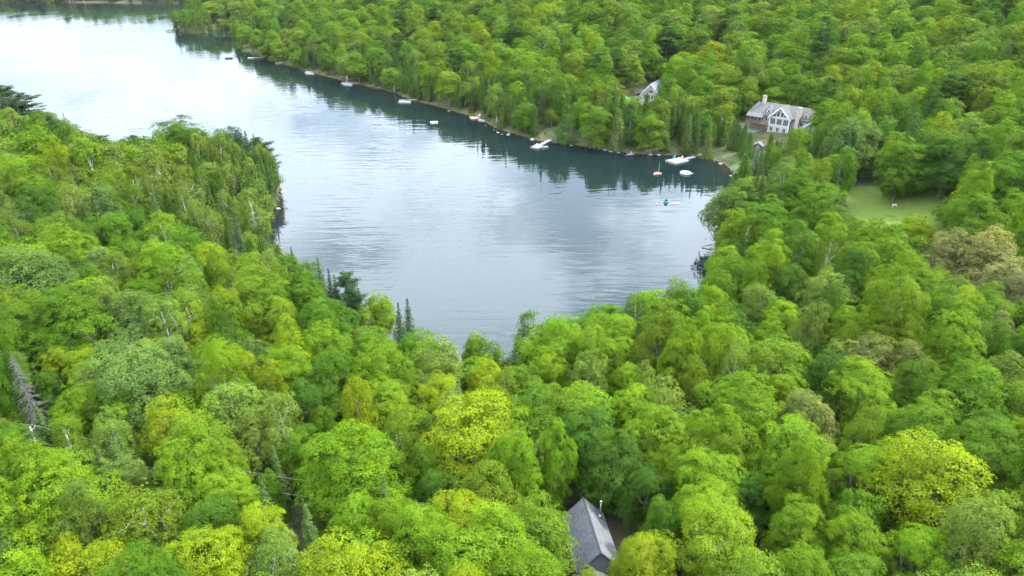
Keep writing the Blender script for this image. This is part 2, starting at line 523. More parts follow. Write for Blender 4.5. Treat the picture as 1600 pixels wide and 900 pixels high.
def patch(name, outline, mat, lift, label, step=1.5):
    """a sheet that follows the ground inside an outline"""
    o = np.array(outline); lo, hi = o.min(0), o.max(0)
    xs, ys = np.arange(lo[0], hi[0], step), np.arange(lo[1], hi[1], step)
    X, Y = np.meshgrid(xs, ys)
    ins = np.zeros(X.shape, bool)
    for a, b in zip(o, np.roll(o, -1, 0)):
        c = (a[1] > Y) != (b[1] > Y)
        ins ^= c & (X < (b[0] - a[0]) * (Y - a[1]) / (b[1] - a[1] + 1e-12) + a[0])
    Z = terrain(X.ravel(), Y.ravel()) + lift
    q = []
    w = X.shape[1]
    for r in range(X.shape[0] - 1):
        for c in range(w - 1):
            if ins[r, c] and ins[r + 1, c + 1] and ins[r, c + 1] and ins[r + 1, c]:
                q.append((r * w + c, r * w + c + 1, (r + 1) * w + c + 1, (r + 1) * w + c))
    ob = link(name, mesh_np(name, np.stack([X.ravel(), Y.ravel(), Z], -1), q, [mat], smooth=True))
    tag(ob, label, kind='structure')
    return ob


def ground_at(px, py):
    d = ray(px, py); t = 40.0
    while t < 1500:
        p = np.array((0, 0, CAM_H)) + d * t
        if p[2] <= gz(p[0], p[1]): break
        t += 1.0
    return Vector((p[0], p[1], gz(p[0], p[1])))


LAWN = [tuple(ground_at(*q)[:2]) for q in ((1312, 303), (1335, 290), (1400, 290), (1500, 300), (1500, 345), (1440, 372), (1370, 370), (1320, 330))]
patch('lawn', LAWN, GRASS_SOIL, 0.05, 'mown green lawn in the clearing between tall trees', 1.2)
DRIVE = [tuple(at(*q, 11)[:2]) for q in ((1146, 181), (1172, 180), (1200, 182), (1200, 190), (1172, 190), (1150, 188))]
BANKS = []
for k, o in enumerate(([(838, 214), (850, 200), (880, 198), (878, 216)], [(893, 222), (896, 205), (915, 205), (915, 224)], [(1098, 244), (1105, 234), (1140, 236), (1168, 256), (1158, 276), (1143, 272), (1135, 252)],
                       [(1035, 236), (1040, 222), (1062, 222), (1062, 236)])):
    BANKS.append([tuple(ground_at(*q)[:2]) for q in o])


for k, (bk, nm) in enumerate(zip(BANKS, ('beside the diagonal dock', 'between two far bank trees', 'above the cove beach', 'behind the swim platform'))):
    patch('grass_bank', bk, BANK_GRASS, .05, 'rough grassy bank ' + nm, 1.0)


def inside(x, y, poly):
    r = False; n = len(poly)
    for i in range(n):
        (x1, y1), (x2, y2) = poly[i][:2], poly[(i + 1) % n][:2]
        if (y1 > y) != (y2 > y) and x < (x2 - x1) * (y - y1) / (y2 - y1) + x1: r = not r
    return r


# ------------------------------------------------------------------ houses
def window(parent, x, y, z, w, h, face='-y', bars=1, mat=WHITE):
    """white framed window set proud of a wall; x, y, z is its lower middle"""
    fr, gl = MB(), MB(); t = 0.07
    if face == '-y':
        fr.box(x - w / 2, x - w / 2 + t, y - .06, y, z, z + h).box(x + w / 2 - t, x + w / 2, y - .06, y, z, z + h)
        fr.box(x - w / 2 + t, x + w / 2 - t, y - .06, y, z, z + t).box(x - w / 2 + t, x + w / 2 - t, y - .06, y, z + h - t, z + h)
        for k in range(bars): xx_ = x - w / 2 + w * (k + 1) / (bars + 1); fr.box(xx_ - .03, xx_ + .03, y - .055, y - .02, z + t, z + h - t)
        gl.box(x - w / 2 + t, x + w / 2 - t, y - .03, y - .005, z + t, z + h - t)
    else:
        s = -1 if face == '-x' else 1; a, b = sorted((x, x + .06 * s)); c, d = sorted((x + .005 * s, x + .03 * s))
        fr.box(a, b, y - w / 2, y - w / 2 + t, z, z + h).box(a, b, y + w / 2 - t, y + w / 2, z, z + h)
        fr.box(a, b, y - w / 2 + t, y + w / 2 - t, z, z + t).box(a, b, y - w / 2 + t, y + w / 2 - t, z + h - t, z + h)
        gl.box(c, d, y - w / 2 + t, y + w / 2 - t, z + t, z + h - t)
    f = fr.build('window', mat, parent); gl.build('pane', GLASS, f)
    return f


def gable_roof_y(x0, x1, y0, y1, ze, zr, th=.22):
    """two slopes, ridge along y; returns the two plates"""
    xm = (x0 + x1) / 2
    return (MB().slab([(x0, y0, ze), (xm, y0, zr), (xm, y1, zr), (x0, y1, ze)][::-1], th), MB().slab([(xm, y0, zr), (x1, y0, ze), (x1, y1, ze), (xm, y1, zr)][::-1], th))


def gable_roof_x(x0, x1, y0, y1, ze, zr, th=.22):
    ym = (y0 + y1) / 2
    return (MB().slab([(x0, y0, ze), (x1, y0, ze), (x1, ym, zr), (x0, ym, zr)], th), MB().slab([(x0, ym, zr), (x1, ym, zr), (x1, y1, ze), (x0, y1, ze)], th))


def barge(parent, x0, x1, y, ze, zr, wd=.28, mat=WHITE):
    """sloping trim boards of a gable end that faces -y"""
    xm = (x0 + x1) / 2
    for a, b in ((x0, xm), (x1, xm)):
        MB().prism([(a, ze - .30 - wd), (a, ze - .02), (b, zr - .02), (b, zr - .30 - wd)] if a < b else [(a, ze - .02), (a, ze - .30 - wd), (b, zr - .30 - wd), (b, zr - .02)], y - .16, y - .02).build('barge_board', mat, parent)


# the small grey cottage close below the camera
cz = gz(*COT_XY)
cot = thing('cottage', 'small cottage with steep grey shingle roof between trees at the bottom', 'house', (COT_XY[0], COT_XY[1], cz), R_(8))
EZ, RZ = 3.6, 6.5
MB().prism([(-2.35, 0), (2.35, 0), (2.35, EZ - .1), (0, RZ - .55), (-2.35, EZ - .1)], -4.3, 4.3).build('wall', SIDING, cot)
ra, rb = gable_roof_y(-2.9, 2.9, -4.75, 4.75, EZ - .3, RZ)
rf = ra.build('roof', SHINGLE, cot, uv=True); r2_ = rb.build('roof', SHINGLE, cot, uv=True)
MB().prism([(-.17, RZ - .13), (0, RZ + .045), (.17, RZ - .13), (0, RZ - .05)], -4.76, 4.76).build('ridge_cap', SHINGLE, rf)
barge(cot, -2.9, 2.9, -4.75, EZ - .3, RZ, .12, DARKTRIM)
for s in (-1, 1):
    MB().tube([(s * 2.95, -4.75, EZ - .38), (s * 2.95, 4.75, EZ - .38)], .06, 6).build('gutter', DARKTRIM, cot)
    MB().prism([(s * 2.9 - .02, EZ - .62), (s * 2.9 + .02, EZ - .62), (s * 2.9 + .02, EZ - .30), (s * 2.9 - .02, EZ - .30)], -4.7, 4.7).build('fascia', DARKTRIM, cot)
pipe = MB().tube([(2.0, 3.0, 4.0), (2.0, 3.0, 6.9)], .085, 10).build('chimney_pipe', STEEL, cot, smooth=True)
MB().tube([(2.0, 3.0, 6.9), (2.0, 3.0, 7.0), (2.0, 3.0, 7.02), (2.0, 3.0, 7.22), (2.0, 3.0, 7.30)], [.09, .09, .19, .19, .03], 12).build('cap', STEEL, pipe, smooth=True)
MB().tube([(2.0, 3.0, 4.2), (2.0, 3.0, 4.62), (2.0, 3.0, 4.75)], [.30, .26, .10], 12).build('flashing', STEEL, pipe, smooth=True)
# lower porch roof at the near end
MB().prism([(-3.4, 0), (.6, 0), (.6, 2.3), (-1.4, 3.6), (-3.4, 2.3)], -7.6, -4.32).build('porch_wall', SIDING, cot)
pa, pb = gable_roof_y(-3.9, 1.1, -8.1, -4.80, 2.35, 4.15)
pr_ = pa.build('porch_roof', SHINGLE, cot, uv=True); pb.build('porch_roof', SHINGLE, cot, uv=True)
barge(cot, -3.9, 1.1, -8.1, 2.35, 4.15, .1, DARKTRIM)
window(cot, 1.4, -4.3, 1.1, 1.1, 1.2); window(cot, 2.35, 0, 1.2, 1.3, 1.2, '+x'); window(cot, 2.35, 2.6, 1.2, .9, 1.2, '+x')
dr_ = MB().box(-2.0, -1.1, -7.66, -7.6, .1, 2.1).build('door', WHITE, cot); MB().box(-1.25, -1.18, -7.74, -7.66, 1.0, 1.1).build('handle', STEEL, dr_)
patch('yard', [(COT_XY[0] + a, COT_XY[1] + b) for a, b in ((3, -6), (9, -4), (11, 4), (12, 10), (4, 11), (1, 8), (2, 2))], plain('bare_soil', (.075, .052, .03), .95, .35, 1.5, .5), .03, 'bare brown yard of leaf litter beside the cottage', .8)

# the large lodge on the far bank, turned towards the lake
lz = gz(*LODGE_XY) - 0.6
lodge = thing('lodge', 'large cream lakeside lodge with tall window gable and stone chimneys', 'house', (LODGE_XY[0], LODGE_XY[1], lz), R_(-42))
E1, R1 = 6.6, 10.6
MB().box(-10.5, 16.0, 1.5, 11.0, 0, E1).build('wall', CREAM, lodge)
MB().prism([(-4.2, 0), (4.2, 0), (4.2, E1 + .2), (0, R1 - .3), (-4.2, E1 + .2)], -1.0, 6.0).build('gable_wall', CREAM, lodge)
for xa, xb in ((-11.3, 16.8),):
    f_, b_ = gable_roof_x(xa, xb, .4, 12.1, E1 - .2, R1)
    f_.build('roof', SHINGLE_W, lodge, uv=True); b_.build('roof', SHINGLE_W, lodge, uv=True)
MB().prism([(-11.0, E1 - .2), (-10.5, E1 - .2), (-10.5, E1), (-11.0, E1)], .6, 11.9).build('eave', WHITE, lodge)
for xs_ in (-10.5, 15.86):
    m_ = MB(); n0 = len(m_.v); m_.v += [(xs_, 1.5, E1), (xs_, 11.0, E1), (xs_, 6.25, R1 - .5), (xs_ + .14, 1.5, E1), (xs_ + .14, 11.0, E1), (xs_ + .14, 6.25, R1 - .5)]
    m_.f += [(0, 1, 2), (5, 4, 3), (0, 3, 4, 1), (1, 4, 5, 2), (2, 5, 3, 0)]; m_.build('end_gable', CREAM, lodge)
ga, gb = gable_roof_y(-4.95, 4.95, -1.75, 6.2, E1 - .35, R1 + .35)
ga.build('gable_roof', SHINGLE_W, lodge, uv=True); gb.build('gable_roof', SHINGLE_W, lodge, uv=True)
barge(lodge, -4.95, 4.95, -1.75, E1 - .35, R1 + .35, .35)
for s in (-1, 1): MB().box(s * 4.2 - .18, s * 4.2 + .18, -1.10, -.9, 0, E1).build('corner_board', WHITE, lodge)
MB().box(-4.0, 4.0, -1.09, -1.0, 6.35, 6.6).build('trim_band', WHITE, lodge); MB().box(-4.0, 4.0, -1.09, -1.0, 2.95, 3.15).build('trim_band', WHITE, lodge)
for x in (-2.75, 0, 2.75): window(lodge, x, -1.0, 3.5, 2.1, 2.5, bars=2)
for x, h in ((-2.2, .9), (-.85, 1.9), (.85, 1.9), (2.2, .9)): window(lodge, x, -1.0, 6.8, 1.1, h, bars=0)
for x in (-2.9, -.2, 2.6): window(lodge, x, -1.0, .5, 1.3, 1.9, bars=1)
for x in (-5.3, -6.5): window(lodge, x, 1.5, 3.7, .9, 2.2, bars=0)
for x in (6.0, 8.4, 13.5): window(lodge, x, 1.5, 3.7, 1.3, 1.6, bars=1)
# covered deck at the left end
deck = MB().box(-14.2, -4.3, -2.2, 1.4, 2.9, 3.12).build('deck', ORANGEWOOD, lodge)
for x in (-14.0, -11.6, -9.2, -6.8, -4.6): MB().box(x - .12, x + .12, -2.15, -1.91, 0, 2.9).build('deck_post', ORANGEWOOD, lodge)
rail = MB().box(-14.2, -4.3, -2.2, -2.08, 4.0, 4.12).box(-14.2, -4.3, -2.2, -2.08, 3.25, 3.33).box(-14.2, -14.08, -2.08, 1.4, 4.0, 4.12).build('railing', ORANGEWOOD, lodge)
for k in range(25): MB().box(-14.12 + k * .4, -14.04 + k * .4, -2.19, -2.11, 3.33, 4.0).build('baluster', ORANGEWOOD, rail)
MB().slab([(-14.4, -2.3, 5.7), (-7.2, -2.3, 5.7), (-7.2, .75, 6.75), (-14.4, .75, 6.75)], .2).build('porch_roof', SHINGLE_W, lodge, uv=True)
for x in (-14.0, -10.6, -7.5): MB().box(x - .13, x + .13, -2.0, -1.74, 3.12, 5.5).build('porch_post', ORANGEWOOD, lodge)
MB().box(-14.2, -10.5, 1.5, 9.5, 0, 6.0).build('end_wall', CREAM, lodge)
window(lodge, -12.3, 1.5, 3.4, 2.4, 2.0, bars=1); window(lodge, -9.0, 1.5, 3.4, 1.8, 2.0, bars=1)
MB().slab([(-15.0, .4, 6.3), (-11.32, .4, 6.3), (-11.32, 6.25, 10.2), (-13.2, 6.25, 10.2)], .2).build('hip_roof', SHINGLE_W, lodge, uv=True)
MB().slab([(-15.0, .4, 6.3), (-13.2, 6.25, 10.2), (-15.0, 12.1, 6.3)], .2).build('hip_roof', SHINGLE_W, lodge, uv=True)
ch = MB().box(-11.2, -9.9, 5.2, 6.6, 8.6, 12.9).build('chimney', STONE, lodge); MB().box(-11.35, -9.75, 5.05, 6.75, 12.9, 13.15).build('cap', ROCK, ch)
MB().tube([(-10.55, 5.9, 13.15), (-10.55, 5.9, 13.6)], .2, 8).build('flue', STEEL, ch)
ch = MB().box(6.1, 7.7, -.2, 1.45, 0, 11.2).build('chimney', STONE, lodge); MB().box(5.95, 7.85, -.35, 1.6, 11.2, 11.45).build('cap', ROCK, ch)
MB().tube([(6.9, .6, 11.45), (6.9, .6, 11.9)], .2, 8).build('flue', STEEL, ch)
for dx in (-6.2, 9.6):
    MB().prism([(dx - 1.0, 7.0), (dx + 1.0, 7.0), (dx + 1.0, 8.6), (dx, 9.6), (dx - 1.0, 8.6)], 1.9, 5.2).build('dormer', WHITE, lodge)
    da, db = gable_roof_y(dx - 1.4, dx + 1.4, 1.6, 5.4, 8.45, 9.85, .15)
    da.build('dormer_roof', SHINGLE_W, lodge, uv=True); db.build('dormer_roof', SHINGLE_W, lodge, uv=True)
    window(lodge, dx, 1.9, 7.3, 1.1, 1.3)
MB().prism([(11.0, 0), (16.2, 0), (16.2, 4.4), (13.6, 6.6), (11.0, 4.4)], -2.2, 1.5).build('entry_wall', CREAM, lodge)
ea, eb = gable_roof_y(10.4, 16.8, -2.9, 3.6, 4.3, 7.2)
ea.build('entry_roof', SHINGLE_W, lodge, uv=True); eb.build('entry_roof', SHINGLE_W, lodge, uv=True)
barge(lodge, 10.4, 16.8, -2.9, 4.3, 7.2, .3); window(lodge, 13.6, -2.2, 4.1, 1.3, 1.4, bars=1); window(lodge, 13.6, -2.2, 1.0, 2.4, 1.9, bars=2)
patch('driveway', DRIVE, GRAVEL, .06, 'pale gravel drive beside the lodge', 1.0)

# the second cottage, half hidden among trees further up the bank
c2z = gz(*COT2_XY) - .5
c2 = thing('cottage', 'white gabled cottage with half round window half hidden in far trees', 'house', (COT2_XY[0], COT2_XY[1], c2z), R_(-28))
c2.scale = (1.12, 1.12, 1.18)
MB().prism([(-3.9, 0), (3.9, 0), (3.9, 4.9), (0, 8.8), (-3.9, 4.9)], 0, 10).build('wall', CREAM, c2)
a_, b_ = gable_roof_y(-4.6, 4.6, -.7, 10.5, 4.55, 9.35)
a_.build('roof', SHINGLE, c2, uv=True); rr2 = b_.build('roof', SHINGLE, c2, uv=True)
barge(c2, -4.6, 4.6, -.7, 4.55, 9.35, .3)
m_ = MB(); m_.prism([(1.25 * math.cos(math.pi * k / 10), 5.4 + 1.35 * math.sin(math.pi * k / 10)) for k in range(11)], -.06, -.01); aw = m_.build('arched_window', WHITE, c2)
m_ = MB(); m_.prism([(1.12 * math.cos(math.pi * k / 10), 5.5 + 1.16 * math.sin(math.pi * k / 10)) for k in range(11)], -.09, -.062); m_.build('pane', GLASS, aw)
for k in (-.38, .38): MB().box(k - .03, k + .03, -.115, -.092, 5.5, 6.5).build('glazing_bar', WHITE, aw)
for x in (-2.3, -.75, .75, 2.3): window(c2, x, 0, 3.0, 1.2, 1.7, bars=1)
for x in (-2.3, 0, 2.3): window(c2, x, 0, .4, 1.3, 1.7, bars=1)
for s in (-1, 1): MB().box(s * 3.9 - .15, s * 3.9 + .15, -.09, .06, 0, 4.6).build('corner_board', WHITE, c2)
MB().box(-8.2, -4.05, 1.5, 8.0, 0, 3.6).build('wing_wall', CREAM, c2)
MB().slab([(-8.8, .8, 3.4), (-3.9, .8, 5.8), (-3.9, 8.6, 5.8), (-8.8, 8.6, 3.4)][::-1], .2).build('wing_roof', SHINGLE_W, c2, uv=True)
window(c2, -6.2, 1.5, 1.2, 1.4, 1.4)
MB().slab([(3.9, .5, 4.6), (6.6, .5, 3.4), (6.6, 9, 3.4), (3.9, 9, 4.6)][::-1], .18).build('porch_roof', SHINGLE, c2, uv=True)
for y in (.8, 3.4, 6.0): MB().box(6.2, 6.42, y - .11, y + .11, 0, 3.35).build('porch_post', WHITE, c2)
sk = MB().slab([(1.6, 3.0, 7.86), (2.8, 3.0, 6.62), (2.8, 4.2, 6.62), (1.6, 4.2, 7.86)][::-1], .1).build('skylight', GLASS, c2)

p = Vector((COT2_XY[0] - 11.5, COT2_XY[1] + 3, 0)); p.z = gz(p.x, p.y)
tp_ = thing('tarp_shelter', 'turquoise domed tarp shelter beside the half hidden far cottage', 'shelter', p, R_(-20))
cv = MB()
for k in range(9):
    a0, a1 = math.pi * k / 9, math.pi * (k + 1) / 9
    cv.slab([(-2.1 * math.cos(a0), -2.6, 2.4 + 1.5 * math.sin(a0)), (-2.1 * math.cos(a0), 2.6, 2.4 + 1.5 * math.sin(a0)), (-2.1 * math.cos(a1), 2.6, 2.4 + 1.5 * math.sin(a1)), (-2.1 * math.cos(a1), -2.6, 2.4 + 1.5 * math.sin(a1))][::-1], .05)
cv.build('cover', TEAL, tp_)
for sx in (-2.05, 2.05):
    MB().slab([(sx, -2.6, 2.4), (sx + .04, -2.6, 2.4), (sx + .04, 2.6, 2.4), (sx, 2.6, 2.4)], 1.2).build('side_curtain', TEAL, tp_)
    for sy in (-2.5, 2.5): MB().tube([(sx, sy, -.2), (sx, sy, 2.4)], .05, 6).build('pole', STEEL, tp_)
# ------------------------------------------------------------------ tree kinds: each built once, then copied tree by tree
def unit(v): return v / (np.linalg.norm(v, axis=-1, keepdims=True) + 1e-9)


def leaf_quads(c, n, size, rng, aspect=0.62, fold=0.18, along=None):
    """one folded leaf (or leaf spray) for each centre C, facing N"""
    N = len(c)
    n = unit(n)
    r = rng.normal(size=(N, 3)) if along is None else along + 0.25 * rng.normal(size=(N, 3))
    t = unit(r - (r * n).sum(1, keepdims=True) * n)
    b = np.cross(n, t)
    s = np.asarray(size).reshape(-1, 1) * np.ones((N, 1))
    v = np.empty((N, 4, 3), np.float32)
    v[:, 0] = c - t * s * 0.5
    v[:, 1] = c + b * s * 0.5 * aspect - n * s * fold
    v[:, 2] = c + t * s * 0.5
    v[:, 3] = c - b * s * 0.5 * aspect - n * s * fold
    return v.reshape(-1, 3), np.arange(4 * N).reshape(-1, 4)


def fib(n, rng):
    i = np.arange(n) + 0.5
    ph = np.arccos(1 - 2 * i / n); th = math.pi * (1 + 5 ** 0.5) * i + rng.uniform(0, 6.28)
    return np.stack([np.cos(th) * np.sin(ph), np.sin(th) * np.sin(ph), np.cos(ph)], -1)


class Wood:
    def __init__(self): self.v, self.f, self.n = [], [], 0

    def limb(self, pts, rad, sides=6):
        pts = np.asarray(pts, float)
        for i, p in enumerate(pts):
            d = unit(pts[min(i + 1, len(pts) - 1)] - pts[max(i - 1, 0)])
            a = unit(np.cross(d, (0, 0, 1) if abs(d[2]) < 0.9 else (1, 0, 0))); c = np.cross(d, a)
            th = np.arange(sides) * 2 * math.pi / sides
            self.v.append(p + rad[i] * (np.cos(th)[:, None] * a + np.sin(th)[:, None] * c))
        for i in range(len(pts) - 1):
            for k in range(sides):
                j = (k + 1) % sides; b = self.n + i * sides
                self.f.append((b + k, b + j, b + sides + j, b + sides + k))
        self.n += len(pts) * sides

    def arrays(self): return np.concatenate(self.v), np.array(self.f)


def bend(a, b, rng, sag=0.0, wob=0.06, n=4):
    a, b = np.asarray(a, float), np.asarray(b, float); L = np.linalg.norm(b - a)
    p = np.array([a + (b - a) * t for t in np.linspace(0, 1, n)])
    p[1:-1] += rng.normal(0, wob * L, (n - 2, 3)); p[1:-1, 2] += sag * L * np.sin(np.linspace(0, math.pi, n))[1:-1]
    return p


PROTO = {}


def finish(key, cv, cf, lv, wood, leafmat, barkmat):
    wv, wf = wood.arrays()
    crown = trunk = joined = None
    if key.startswith('far_'):
        joined = mesh_np('tree', np.concatenate([cv, wv]), np.concatenate([cf, wf + len(cv)]), [leafmat, barkmat],
                         midx=np.r_[np.zeros(len(cf)), np.ones(len(wf))], lv=np.r_[lv, np.full(len(wf), 0.5)])
    else:
        crown = mesh_np('crown', cv, cf, [leafmat], lv=lv)
        trunk = mesh_np('trunk', wv, wf, [barkmat], smooth=True)
    PROTO.setdefault(key, []).append((crown, trunk, joined))


def broadleaf(key, seed, H=17.0, R=5.0, base=0.30, nlobe=8, rc=0.85, leaf=0.27, dens=1.0, open_=0.0, tall=1.0, droop=0.0, bark=None, limbw=1.0, skirt=True, sub=True):
    """crown of overlapping lobes, each lobe covered with leafy sprays; built in metres"""
    rng = np.random.RandomState(seed)
    zb = H * base; zc = (zb + H) / 2; hz = (H - zb) / 2
    lob = [(np.array((rng.normal(0, .08) * R, rng.normal(0, .08) * R, H - 0.46 * R * tall)), 0.47 * R)]
    for lev, (zf, rho, cnt) in enumerate(((0.66, 0.44, max(3, nlobe // 2)), (0.36, 0.60, nlobe), (0.10, 0.52, max(3, nlobe - 2) if skirt else 0))):
        th0 = rng.uniform(0, 6.28)
        for k in range(cnt):
            th = th0 + 6.283 * (k + rng.uniform(-.28, .28)) / cnt
            rr = rng.uniform(0.24, 0.50) * R * (1.0 if lev else 0.92)
            rad = rho * R * rng.uniform(0.68, 1.28)
            z = zb + (H - zb) * zf + rng.uniform(-.09, .09) * (H - zb)
            z = min(z, H - rr * 0.9)
            lob.append((np.array((rad * math.cos(th), rad * math.sin(th), z)), rr))
    LC = np.array([a for a, _ in lob]); LR = np.array([b for _, b in lob])
    cc, ax, cr_ = [], [], []
    for i, (c, r) in enumerate(lob):                                # leafy boughs over each lobe
        n = max(7, int(4 * math.pi * r * r * tall / (1.30 * rc) ** 2))
        d = fib(n, rng); d = unit(d + rng.normal(0, .16, d.shape))
        p = c + d * r * np.array((1, 1, tall)) * (0.72 + 0.52 * rng.rand(n, 1) ** 1.6)
        keep = (d[:, 2] > -0.6) | (rng.rand(n) < 0.2)
        for j in range(len(lob)):
            if j != i:
                q = (p - LC[j]) / (LR[j] * np.array((1, 1, tall)))
                keep &= (q ** 2).sum(1) > 0.62
        keep &= rng.rand(n) > open_
        cc.append(p[keep]); ax.append(unit(d[keep] * 0.75 + np.array((0, 0, 0.65)))); cr_.append(rng.uniform(0.65, 1.25, keep.sum()) * rc)
    cc = np.concatenate(cc); ax = np.concatenate(ax); cr_ = np.concatenate(cr_)
    # twigs on each bough, leaves on each twig
    nt = np.maximum(5, 13 * (cr_ / rc) ** 2).astype(int) if sub else np.ones(len(cc), int)
    ti = np.repeat(np.arange(len(cc)), nt); T = len(ti)
    d = unit(rng.normal(size=(T, 3))); a = ax[ti]; dn = (d * a).sum(1, keepdims=True)
    d = np.where(dn < -0.1, d - 2 * dn * a, d); dn = (d * a).sum(1, keepdims=True)
    if sub:
        tc_ = cc[ti] + (d - a * dn * 0.38) * cr_[ti][:, None] * rng.uniform(0.62, 1.05, (T, 1)); tax = unit(d * .6 + a * .5 + np.array((0, 0, .25))); tr_ = cr_[ti] * rng.uniform(.30, .50, T)
    else: tc_, tax, tr_ = cc[ti], ax[ti], cr_[ti]
    if droop: tc_[:, 2] -= droop * cr_[ti] * rng.rand(T) ** 2 * 1.6
    per = np.maximum(4, dens * 2.9 * (tr_ / leaf) ** 2).astype(int)
    idx = np.repeat(np.arange(T), per); N = len(idx)
    d = unit(rng.normal(size=(N, 3))); a = tax[idx]; dn = (d * a).sum(1, keepdims=True)
    d = np.where(dn < -0.15, d - 2 * dn * a, d); dn = (d * a).sum(1, keepdims=True)
    p = tc_[idx] + (d - a * dn * 0.45) * tr_[idx][:, None] * rng.uniform(0.35, 1.1, (N, 1))
    nrm = d * 0.45 + a * 0.75 + rng.normal(0, .30, (N, 3))
    lv = (0.42 * rng.rand(len(cc))[ti] + 0.25 * rng.rand(T))[idx] + 0.33 * rng.rand(N)
    v, f = leaf_quads(p, nrm, leaf * rng.uniform(0.7, 1.3, N), rng)
    # leaves inside the crown
    M = int(N * 0.10); li = rng.randint(0, len(lob), M)
    pi = LC[li] + unit(rng.normal(size=(M, 3))) * LR[li][:, None] * rng.uniform(0.35, 0.8, (M, 1)) * np.array((1, 1, tall))
    v2, f2 = leaf_quads(pi, rng.normal(size=(M, 3)) + (0, 0, .6), leaf * 1.5, rng)
    cv = np.concatenate([v, v2]); cf = np.concatenate([f, f2 + len(v)]); lv = np.r_[lv, rng.rand(M)]
    w = Wood()
    tr = H * 0.0125 * limbw
    top = np.array((rng.normal(0, .05) * R, rng.normal(0, .05) * R, H * 0.80))
    tp = bend((0, 0, -0.6), top, rng, wob=0.012, n=6)
    w.limb(tp, np.linspace(tr * 1.25, tr * 0.35, 6), 7)
    for i, (c, r) in enumerate(lob[1:]):
        s = tp[1 + int(rng.randint(1, 4))]; s = np.array((s[0], s[1], min(s[2], c[2] - 0.4)))
        e = c + unit(rng.normal(size=3)) * r * 0.3
        pts = bend(s, e, rng, sag=0.06); w.limb(pts, np.linspace(tr * 0.5, tr * 0.16, 4), 5)
        for k in range(3):
            e2 = c + unit(np.append(rng.normal(size=2), abs(rng.normal()))) * r * 0.95
            w.limb(bend(pts[2], e2, rng, n=3), np.linspace(tr * 0.2, tr * 0.06, 3), 4)
    finish(key, cv, cf, lv, w, LEAF, bark or BARK)


def spruce(key, seed, H=16.0, R=2.6, leaf=0.26, step=0.62, dens=1.0, base=0.08, narrow=1.0, bare=False, mat=None, bark=None):
    rng = np.random.RandomState(seed); P, Nn, A, lv = [], [], [], []
    w = Wood(); w.limb(bend((0, 0, -.5), (0, 0, H), rng, wob=0.003, n=5), np.linspace(H * 0.011, 0.02, 5), 6)
    z = H * base
    while z < H - 0.25:
        t = (z - H * base) / (H * (1 - base)); r = R * (1 - t) ** narrow * rng.uniform(0.85, 1.12) + 0.12
        nb = max(5, int(6 + 7 * (1 - t)))
        th0 = rng.uniform(0, 6.28)
        for k in range(nb):
            th = th0 + 6.283 * (k + rng.uniform(-.3, .3)) / nb
            L = r * (rng.uniform(0.72, 1.12) if not bare else rng.uniform(.35, 1.25)); dr = np.array((math.cos(th), math.sin(th), 0.0))
            zz = z + rng.uniform(-.2, .2) * (3 if bare else 1)
            s0 = np.array((0, 0, zz)); tip = s0 + dr * L + np.array((0, 0, -0.30 * L if t < 0.85 else 0.25 * L))
            mid = s0 + dr * L * 0.5 + np.array((0, 0, -0.20 * L if t < 0.85 else 0.1 * L))
            w.limb([s0, mid, tip], [0.035, 0.022, 0.008], 3 if not bare else 4)
            if bare:
                for q in range(6):
                    u = rng.uniform(0.2, 1); b0 = s0 + (tip - s0) * u
                    side = np.cross(dr, (0, 0, 1)) * rng.choice((-1, 1))
                    e = b0 + (side * 0.6 + dr * 0.5) * 0.75 * (1.2 - u) + np.array((0, 0, rng.uniform(-.35, -.05)))
                    w.limb([b0, e], [0.016, 0.006], 3)
                continue
            n = int(max(6, dens * 11 * L / leaf * 0.55)); u = rng.rand(n) ** 0.75
            sp = 0.30 * L * (1.05 - u) + 0.10
            p = s0 + dr * L * u[:, None] + np.cross(dr, (0, 0, 1)) * (rng.uniform(-1, 1, n) * sp)[:, None]
            p[:, 2] += (-0.30 * L * u if t < 0.85 else 0.2 * L * u) - rng.rand(n) * 0.22
            P.append(p); Nn.append(np.array((0, 0, 1.0)) + dr * 0.55 + rng.normal(0, .35, (n, 3)))
            A.append(dr * 0.9 + np.array((0, 0, -.25)) + rng.normal(0, .3, (n, 3))); lv.append(0.5 * rng.rand() + 0.5 * rng.rand(n))
        z += step * (0.75 + 0.5 * (1 - t)) * rng.uniform(0.85, 1.15)
    if bare:
        P = [np.array([[0, 0, H * .5 + i * .3] for i in range(8)])]; Nn = [rng.normal(size=(8, 3))]; A = [rng.normal(size=(8, 3))]; lv = [rng.rand(8)]
    P, Nn, A, lv = map(np.concatenate, (P, Nn, A, lv))
    v, f = leaf_quads(P, Nn, leaf * rng.uniform(.7, 1.35, len(P)), rng, aspect=0.42, fold=0.12, along=A)
    finish(key, v, f, lv, w, mat or NEEDLE, bark or BARK)


